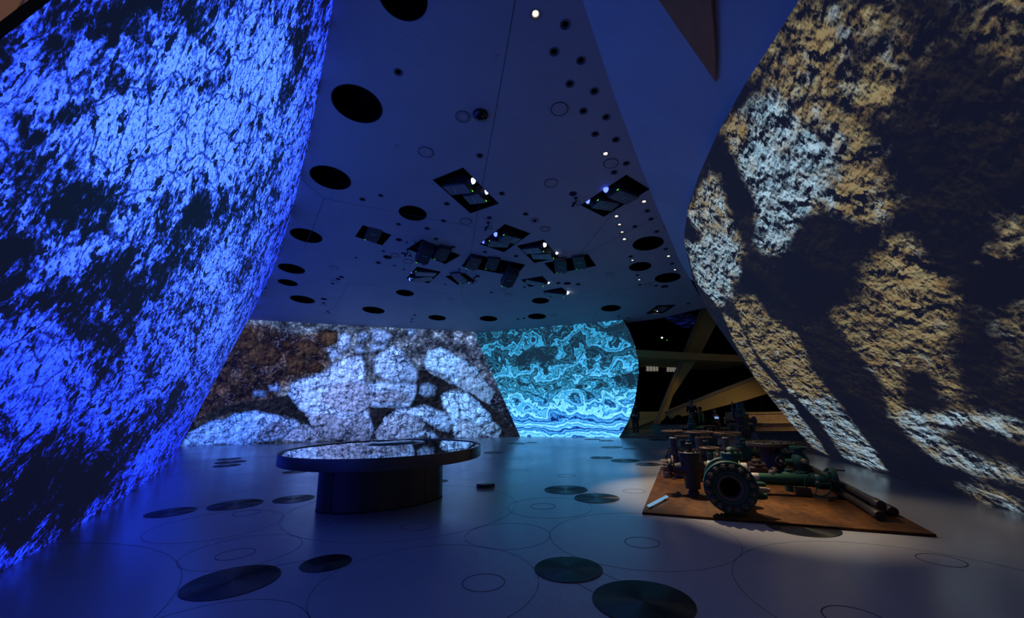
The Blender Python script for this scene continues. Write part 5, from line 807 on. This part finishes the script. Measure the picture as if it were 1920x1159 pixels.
# 9 horizontal green pipe with a wheel valve and end flange
t = ex('pipe_valve', 'long green horizontal pipe ending in a handwheel valve and round flange', 1.7, 1.95)
MB().lathe([(.093, .10), (.095, .12), (.095, .86), (.085, .88)], (0, 0, .235), X_, 32).build('pipe', M_GREEN, t)
MB().lathe([(.06, -.10), (.06, -.02), (.075, 0), (.075, .10)], (0, 0, .255), X_, 24).build('end_nipple', M_CREAM, t)
MB().lathe([(.055, 0), (.055, .12), (.045, .12), (.045, .15)], (.02, -.10, .15), X_, 18).build('side_nipple', M_GREEN, t)
MB().lathe([(.085, .86), (.10, .87), (.10, .92), (.12, .94), (.13, 1.0), (.12, 1.1), (.10, 1.12)], (0, 0, .235), X_, 28).build('valve_body', M_GREEN, t)
MB().lathe([(.10, 1.12), (.14, 1.14), (.185, 1.15), (.19, 1.16), (.19, 1.22), (.18, 1.23), (.12, 1.23)], (0, .06, .265), X_, 36).build('end_flange', M_GREEN, t)
MB().hexes((1.15, .06, .265), (-1, 0, 0), .155, 8, .02, .05).build('bolts', M_IRON, t); MB().tube((1.20, 0, .42), (1.36, 0, .415), .012, None, 8).build('stud', M_IRON, t)
MB().tube((.92, -.08, .23), (.92, -.26, .225), .03).build('stem', M_IRON, t); wheel(t, (.90, -.25, .22), (-.12, -1, .05), .172, M_GREEN, .011, 3)
MB().box((.72, .02, .06), (.22, .22, .12), None, .01).build('rest_block', M_IRON, t); MB().lathe([(.11, .30), (.11, .36), (.06, .38), (.06, .42)], (.62, .34, -.06), Z_, 20).build('rear_cap', M_GREEN, t)
MB().lathe([(.10, 0), (.10, .3)], (.62, .34, 0), Z_, 20).build('rear_post', M_GREEN, t); MB().lathe([(.035, 0), (.035, .05)], (.30, 0, .32), Z_, 14).build('fitting', M_CREAM, t)
# 10 square-bodied blocks filling the back rows
for i, (u, v, h, m, lab) in enumerate([(2.05, 6.4, .55, M_GREEN, 'squat green block valve behind the wellhead spool'), (2.75, 6.3, .5, M_TEAL, 'squat teal block valve at the right of the back row'), (1.95, 3.3, .38, M_IRON, 'low rusty spool beside the wellhead spool')]):
    t = ex('block_valve', lab, u, v)
    MB().box((0, 0, h * .38), (.34, .34, h * .7), None, .03).build('block', m, t); MB().lathe([(.17, h * .72), (.17, h * .82), (.09, h * .84), (.09, h), (.05, h + .03)], seg=24).build('bonnet', m, t)
    MB().hexes((0, 0, h * .82), Z_, .14, 8, .018, .04).build('bolts', M_BRASS, t); MB().lathe([(.08, -.32), (.08, .32)], (0, 0, h * .36), X_, 18).build('run_pipe', m, t)
    for s in (-1, 1): flange(t, (s * .27, 0, h * .36), (s, 0, 0), .13, .05, m, M_IRON, 8, .015, 'end_flange')
# 11 drill pipes along the right edge
for lab, u, z, v0, v1 in [('drill pipe lying lowest along the inner side of the pipe stack', 2.965, .058, .48, 8.6), ('drill pipe lying on top of the pipe stack', 3.028, .168, .58, 8.9), ('drill pipe lying along the outer edge of the rusted plate', 3.215, .058, .80, 8.3), ('shorter drill pipe half hidden between the other pipes', 3.09, .058, 1.2, 8.0)]:
    t = ex('drill_pipe', lab, u, v0, 'pipe', z=PT + z - .056)
    L = v1 - v0; MB().lathe([(.03, .0), (.056, 0), (.062, .01), (.062, .22), (.05, .25), (.05, L - .3), (.062, L - .28), (.062, L)], (0, 0, .058), Y_, 20).build('tube', M_PIPE, t)
    MB().lathe([(.034, .012), (.034, .2), (0, .2)], (0, -.005, .058), Y_, 16, cap=False).build('bore', M_BLACK, t); t['group'] = 'drill pipes on the plate'
# 12 slanted caption plaque
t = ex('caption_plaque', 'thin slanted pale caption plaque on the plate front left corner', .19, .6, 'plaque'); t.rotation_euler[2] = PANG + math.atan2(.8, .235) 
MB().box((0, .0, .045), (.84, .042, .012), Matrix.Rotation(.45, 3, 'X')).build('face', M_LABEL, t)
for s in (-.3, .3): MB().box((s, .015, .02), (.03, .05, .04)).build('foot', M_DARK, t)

# ------------------------------------------------------------------ the dark hall beyond
def slab(name, mat, key, label, edge=None):
    pts, y, dep = HALL[key]; m = MB().prism([(x, y, z) for x, z in pts], (0, dep, 0)); return struct(m.build(name, mat, smooth=False), label)
m = MB(); m.box((14, 38, 6), (60, .3, 12)); struct(m.build('wall_hall', M_HALLK, smooth=False), 'black far wall of the dark hall')
m = MB(); m.box((22, 27, 9.5), (34, 24, .2)); struct(m.build('ceiling_hall', M_HALLK, smooth=False), 'black ceiling of the dark hall')
m = MB(); m.box((26, 20, 5), (.3, 40, 10)); struct(m.build('wall_hall_side', M_HALLK, smooth=False), 'black side wall of the dark hall')
slab('trim_3', M_OCHRE, 'beam_h', 'horizontal ochre beam crossing the dark hall')
slab('trim_4', M_OCHRE, 'beam_diag', 'steep diagonal ochre beam rising through the dark hall')
slab('trim_5', M_HALLG, 'beam_edge', 'grey edge of the steep diagonal beam')
slab('trim_6', M_OCHRE, 'beam_diag2', 'shallow diagonal ochre petal rising to the right in the hall')
slab('trim_7', M_HALLG, 'beam_edge2', 'grey upper edge of the shallow diagonal petal')
slab('trim_8', M_OCHRE, 'low_wall', 'low ochre wall at the foot of the dark hall')
slab('trim_9', M_OCHRE, 'slab', 'slanted low ochre slab in the dark hall')
for k, lb in (('panel1', 'pale lit box hanging in the dark hall, beside the banded picture'), ('panel2', 'pale lit box hanging in the dark hall, partly behind the diagonal beam')):
    pts, y, dep = HALL[k]; t = thing('light_box', lb, 'light box', (0, 0, 0), 'pale lit boxes in the hall')
    MB().prism([(x, y, z) for x, z in pts], (0, dep, 0)).build('box', M_PALE, t, smooth=False)
    x0 = min(p[0] for p in pts); x1 = max(p[0] for p in pts); z0 = min(p[1] for p in pts); z1 = max(p[1] for p in pts)
    g = MB()
    for q in np.linspace(x0, x1, 5): g.box((q, y - .02, (z0 + z1) / 2), (.03, .03, z1 - z0))
    g.build('bars', M_HALLG, t)
    MB().path([((x0 + x1) / 2, y, z1), ((x0 + x1) / 2, y, 9.4)], .015).build('cable', M_HALLK, t)
def hall_blue_mat():
    t = NT('projection_far_blue'); P = t.n('TexCoord').outputs['Object']; st = t.n('Mapping', None, Vector=P, Rotation=(0, .5, 0), Scale=(.7, 1., 2.4)).outputs[0]
    m_ = t.step(t.noise(st, 2.4, 7., .65), .5, .72); return glow_surface(t, t.mix(m_, (.0008, .001, .005), (.006, .014, .16)), .8)
o = slab('wall_hall_projection', hall_blue_mat(), 'blue', 'dim blue projected patch high in the dark hall')
pts, y, dep = HALL['bench']
t = thing('bench', 'low grey bench in the hall with dark bags on it', 'bench', (8.55, 22.5, 0))
MB().box((0, .6, .21), (1.75, 1.1, .42), None, .02).build('bench_block', M_HALLG, t); MB().box((0, .6, .43), (1.8, 1.14, .03), None, .008).build('bench_top', M_HALLG, t)
for i, (x, s, lb) in enumerate([(8.25, .9, 'long low dark bag lying on the hall bench'), (8.95, 1.2, 'taller dark heaped bag on the hall bench')]):
    t = thing('bag', lb, 'bag', (x, 23.0, .445), 'bags on the hall bench')
    MB().lathe([(.34 * s, 0), (.36 * s, .06), (.30 * s, .18 * s * s), (.16 * s, .28 * s * s), (.03, .34 * s * s)], seg=20).build('bag_body', M_HALLK, t)
    MB().torus((0, 0, .24 * s), (0, 1, .2), .11, .02, 18, 6).build('strap', M_HALLK, t)
# steps at the right behind the machinery
for i, (y, x0, z1, dp) in enumerate([(18.6, 10.6, .24, 1.4), (20.0, 11.3, .56, 1.6), (21.6, 12.0, .98, 2.4)]):
    t = thing('platform_step', ['lowest long stone step right of the machinery', 'middle long stone step right of the machinery', 'top long stone step right of the machinery'][i], 'step', (x0 + 4, y + dp / 2, 0), 'stone steps in the hall')
    MB().box((0, 0, z1 / 2 - .02), (8, dp, z1 - .04)).build('riser', M_STEP, t, smooth=False); MB().box((0, -.02, z1 - .02), (8.05, dp + .04, .04), None, .008).build('tread', M_STEP, t)
t = thing('tripod', 'black tripod standing on the steps behind the machinery', 'tripod', (13.35, 22.6, .98))
for a in (0, 2.1, 4.2): MB().tube((.32 * math.cos(a), .32 * math.sin(a), 0), (.03 * math.cos(a), .03 * math.sin(a), .62), .02, .015, 8).build('leg', M_HALLK, t)
MB().lathe([(.05, .6), (.05, .66), (.025, .68), (.025, .8)], seg=12).build('head', M_HALLK, t)
# projector hanging in the hall
t = thing('hall_projector', 'dark projector with one tiny bright lens hanging in the hall', 'projector', (9.9, 26.5, 5.65))
MB().box((0, 0, 0), (1.2, .8, .5), None, .04).build('housing', M_HALLK, t); MB().lathe([(.04, 0), (.03, .05), (0, .06)], (-.25, -.4, .03), (0, -1, 0), 12).build('lens', M_LAMP, t)
MB().box((.05, -.41, -.14), (.06, .02, .03)).build('status_light', M_LED, t); MB().tube((0, 0, .2), (0, 0, 3.7), .09).build('mount_pole', M_HALLK, t)

# ------------------------------------------------------------------ people
M_SKIN = pmat('skin', (.36, .20, .14), .55); M_HAIR = pmat('dark_hair', (.012, .010, .009), .6); M_CLOTH = pmat('dark_clothes', (.010, .010, .013), .85)
M_TROUS = pmat('dark_trousers', (.012, .012, .016), .85); M_VEST = pmat('yellow_vest', (.42, .80, .04), .6); M_SHINE = emat('painted_glint', (.35, .55, 1.), .6)
def skin_mesh(name, joints, edges, mat, parent):
    me = bpy.data.meshes.new(name); me.from_pydata([j[0] for j in joints], edges, []); o = put(name, me, mat, parent)
    sk = o.modifiers.new('skin', 'SKIN'); sk.use_smooth_shade = True
    for v, j in zip(me.skin_vertices[0].data, joints): v.radius = (j[1], j[1] if len(j) < 3 else j[2]); v.use_root = False
    me.skin_vertices[0].data[0].use_root = True
    ss = o.modifiers.new('sub', 'SUBSURF'); ss.levels = 1; ss.render_levels = 2; return o
def chain(J, E, pts, start):
    prev = start
    for p in pts: J.append(p); E.append((prev, len(J) - 1)); prev = len(J) - 1
    return prev
def person(label, loc, rz, pose, vest=False, scale=1.):
    t = thing('person', label, 'person', loc); t.rotation_euler = (0, 0, rz); t.scale = (scale,) * 3
    sit = pose.startswith('sit'); lean = .28 if pose == 'sit_bent' else (.08 if sit else 0.)
    hz = .50 if sit else .95
    J = [((0, 0, hz), .13, .10)]; E = []
    def up(h, w_=0): return (w_, -lean * h * 1.6, hz + h)
    w1 = chain(J, E, [(up(.16), .125, .10), (up(.34), .15, .105), (up(.46), .12, .09)], 0)
    nk = chain(J, E, [(up(.54), .055), (up(.60), .05)], w1); chain(J, E, [(up(.66), .075, .085), (up(.74), .085, .095), (up(.80), .055, .06)], nk)
    for s in (-1, 1):
        sh = up(.45, .17 * s)
        if pose == 'stand_arms': arm = [(sh, .058), (up(.16, .25 * s), .045), ((.10 * s, -.22, hz + .12), .035), ((-.04 * s, -.24, hz + .14), .03)]
        elif sit: arm = [(sh, .058), ((.22 * s, -.12 - lean * .5, hz + .2), .045), ((.10 * s, -.36, hz + .16), .035), ((.05 * s, -.43, hz + .17), .03)]
        else: arm = [(sh, .058), (up(.17, .23 * s), .045), (up(-.08, .24 * s), .035), (up(-.18, .235 * s), .03)]
        e = chain(J, E, arm, w1)
        for k in range(4): chain(J, E, [(tuple(Vector(J[e][0]) + Vector((.012 * (k - 1.5), -.05 - .005 * k, -.02))), .010), (tuple(Vector(J[e][0]) + Vector((.012 * (k - 1.5), -.08, -.05))), .008)], e)
        chain(J, E, [(tuple(Vector(J[e][0]) + Vector((-.04 * s, -.02, .0))), .011)], e)
        if sit: leg = [((.10 * s, -.06, hz), .09), ((.12 * s, -.44, hz + .02), .065), ((.12 * s, -.46, .08), .045), ((.12 * s, -.60, .04), .04)]
        else: leg = [((.09 * s, 0, hz - .08), .09), ((.10 * s, -.01, .50), .062), ((.10 * s, .02, .09), .042), ((.10 * s, -.13, .04), .04)]
        chain(J, E, leg, 0)
    skin_mesh('body', J, E, M_SKIN, t)
    tj = [((0, 0, hz - .02), .15, .12)]; te = []; w2 = chain(tj, te, [(up(.16), .145, .12), (up(.34), .168, .122), (up(.47), .13, .10)], 0)
    for s in (-1, 1):
        sh = up(.45, .17 * s)
        if pose == 'stand_arms': arm = [(sh, .072), (up(.20, .245 * s), .058)]
        elif sit: arm = [(sh, .072), ((.22 * s, -.12 - lean * .5, hz + .2), .058), ((.11 * s, -.34, hz + .165), .046)]
        else: arm = [(sh, .072), (up(.17, .23 * s), .058), (up(-.06, .24 * s), .046)]
        chain(tj, te, arm, w2)
    skin_mesh('shirt', tj, te, M_CLOTH, t)
    lj = [((0, 0, hz - .02), .15, .125)]; le = []
    for s in (-1, 1): chain(lj, le, [((.10 * s, -.06, hz), .105), ((.12 * s, -.44, hz + .02), .08), ((.12 * s, -.46, .10), .06)] if sit else [((.09 * s, 0, hz - .08), .105), ((.10 * s, -.01, .50), .078), ((.10 * s, .02, .08), .06)], 0)
    skin_mesh('trousers', lj, le, M_TROUS, t)
    hx = Vector(up(.755)); m = MB(); m.lathe([(.094, -.01), (.10, .03), (.085, .075), (.04, .10), (0, .105)], hx + Vector((0, .018, 0)), (0, .25, 1), 16, cap=False); m.build('hair', M_HAIR, t)
    fc = MB()
    for s in (-1, 1): fc.lathe([(.012, 0), (.006, .008)], hx + Vector((.032 * s, -.092, -.02)), (0, -1, 0), 8)
    fc.lathe([(.03, 0), (.02, .006)], hx + Vector((0, -.085, -.085)), (0, -1, 0), 8); fc.build('eyes_and_mouth', M_HAIR, t)
    MB().lathe([(.018, 0), (.006, .035)], hx + Vector((0, -.085, -.045)), (0, -1, -.2), 8).build('nose', M_SKIN, t)
    if vest:
        m = MB()
        for s in (-1, 1):
            a = Vector(up(.47, .10 * s)); b = Vector(up(.26, .09 * s)); c = Vector(up(.10, .10 * s)); o_ = Vector((0, -.145, 0))
            m.box(a + o_ * .8, (.085, .02, .18), Matrix.Rotation(.12 * s, 3, 'Y')); m.box(b + o_, (.085, .02, .28)); m.box(c + o_ * .95, (.09, .02, .2))
        m.build('vest', M_VEST, t)
    return t
person('standing person in dark clothes with folded arms behind the machinery', (9.05, 21.4, 0), -.35, 'stand_arms', scale=.98)
person('seated person in a dark shirt and yellow-green vest behind the machinery', (9.55, 21.6, 0.0), -.4, 'sit', vest=True)
person('hunched seated person in dark clothes beside the one in the vest', (10.5, 22.0, 0), -.6, 'sit_bent', scale=.92)
person('dark standing person half hidden behind the banded picture edge', (6.25, 21.9, 0), .2, 'stand', scale=1.0)
for x, y, lb in [(9.55, 21.75, 'dark stool under the person in the vest'), (10.5, 22.15, 'dark stool under the hunched seated person')]:
    t = thing('stool', lb, 'stool', (x, y, 0), 'stools in the hall'); MB().lathe([(.16, .36), (.17, .37), (.17, .40), (.15, .41)], seg=20).build('seat', M_HALLK, t)
    for a in (.6, 2.2, 3.8, 5.4): MB().tube((.15 * math.cos(a), .15 * math.sin(a), 0), (.11 * math.cos(a), .11 * math.sin(a), .37), .015, None, 8).build('leg', M_HALLK, t)
t = thing('glint_panel', 'glowing panel painted in for blue-white glints on the hunched seated person', 'glint_panel', (10.32, 21.55, .80)); t.rotation_euler = (.5, 0, -.6)  # glowing plate added to stand for blue-white glints on this figure
MB().box((0, 0, 0), (.22, .02, .16), None, .006).build('case', M_HALLK, t); MB().box((0, -.012, 0), (.19, .006, .13)).build('glow_surface', M_SHINE, t)

for o in bpy.data.objects:
    if o.type == 'MESH' and o.name.split('.')[0] in ('bolts', 'bonnet_bolts', 'top_bolts', 'studs', 'bars', 'vent'): o['kind'] = 'stuff'
for m_ in bpy.data.materials:
    if m_.name.startswith('projection_'): m_.cycles.emission_sampling = 'NONE'
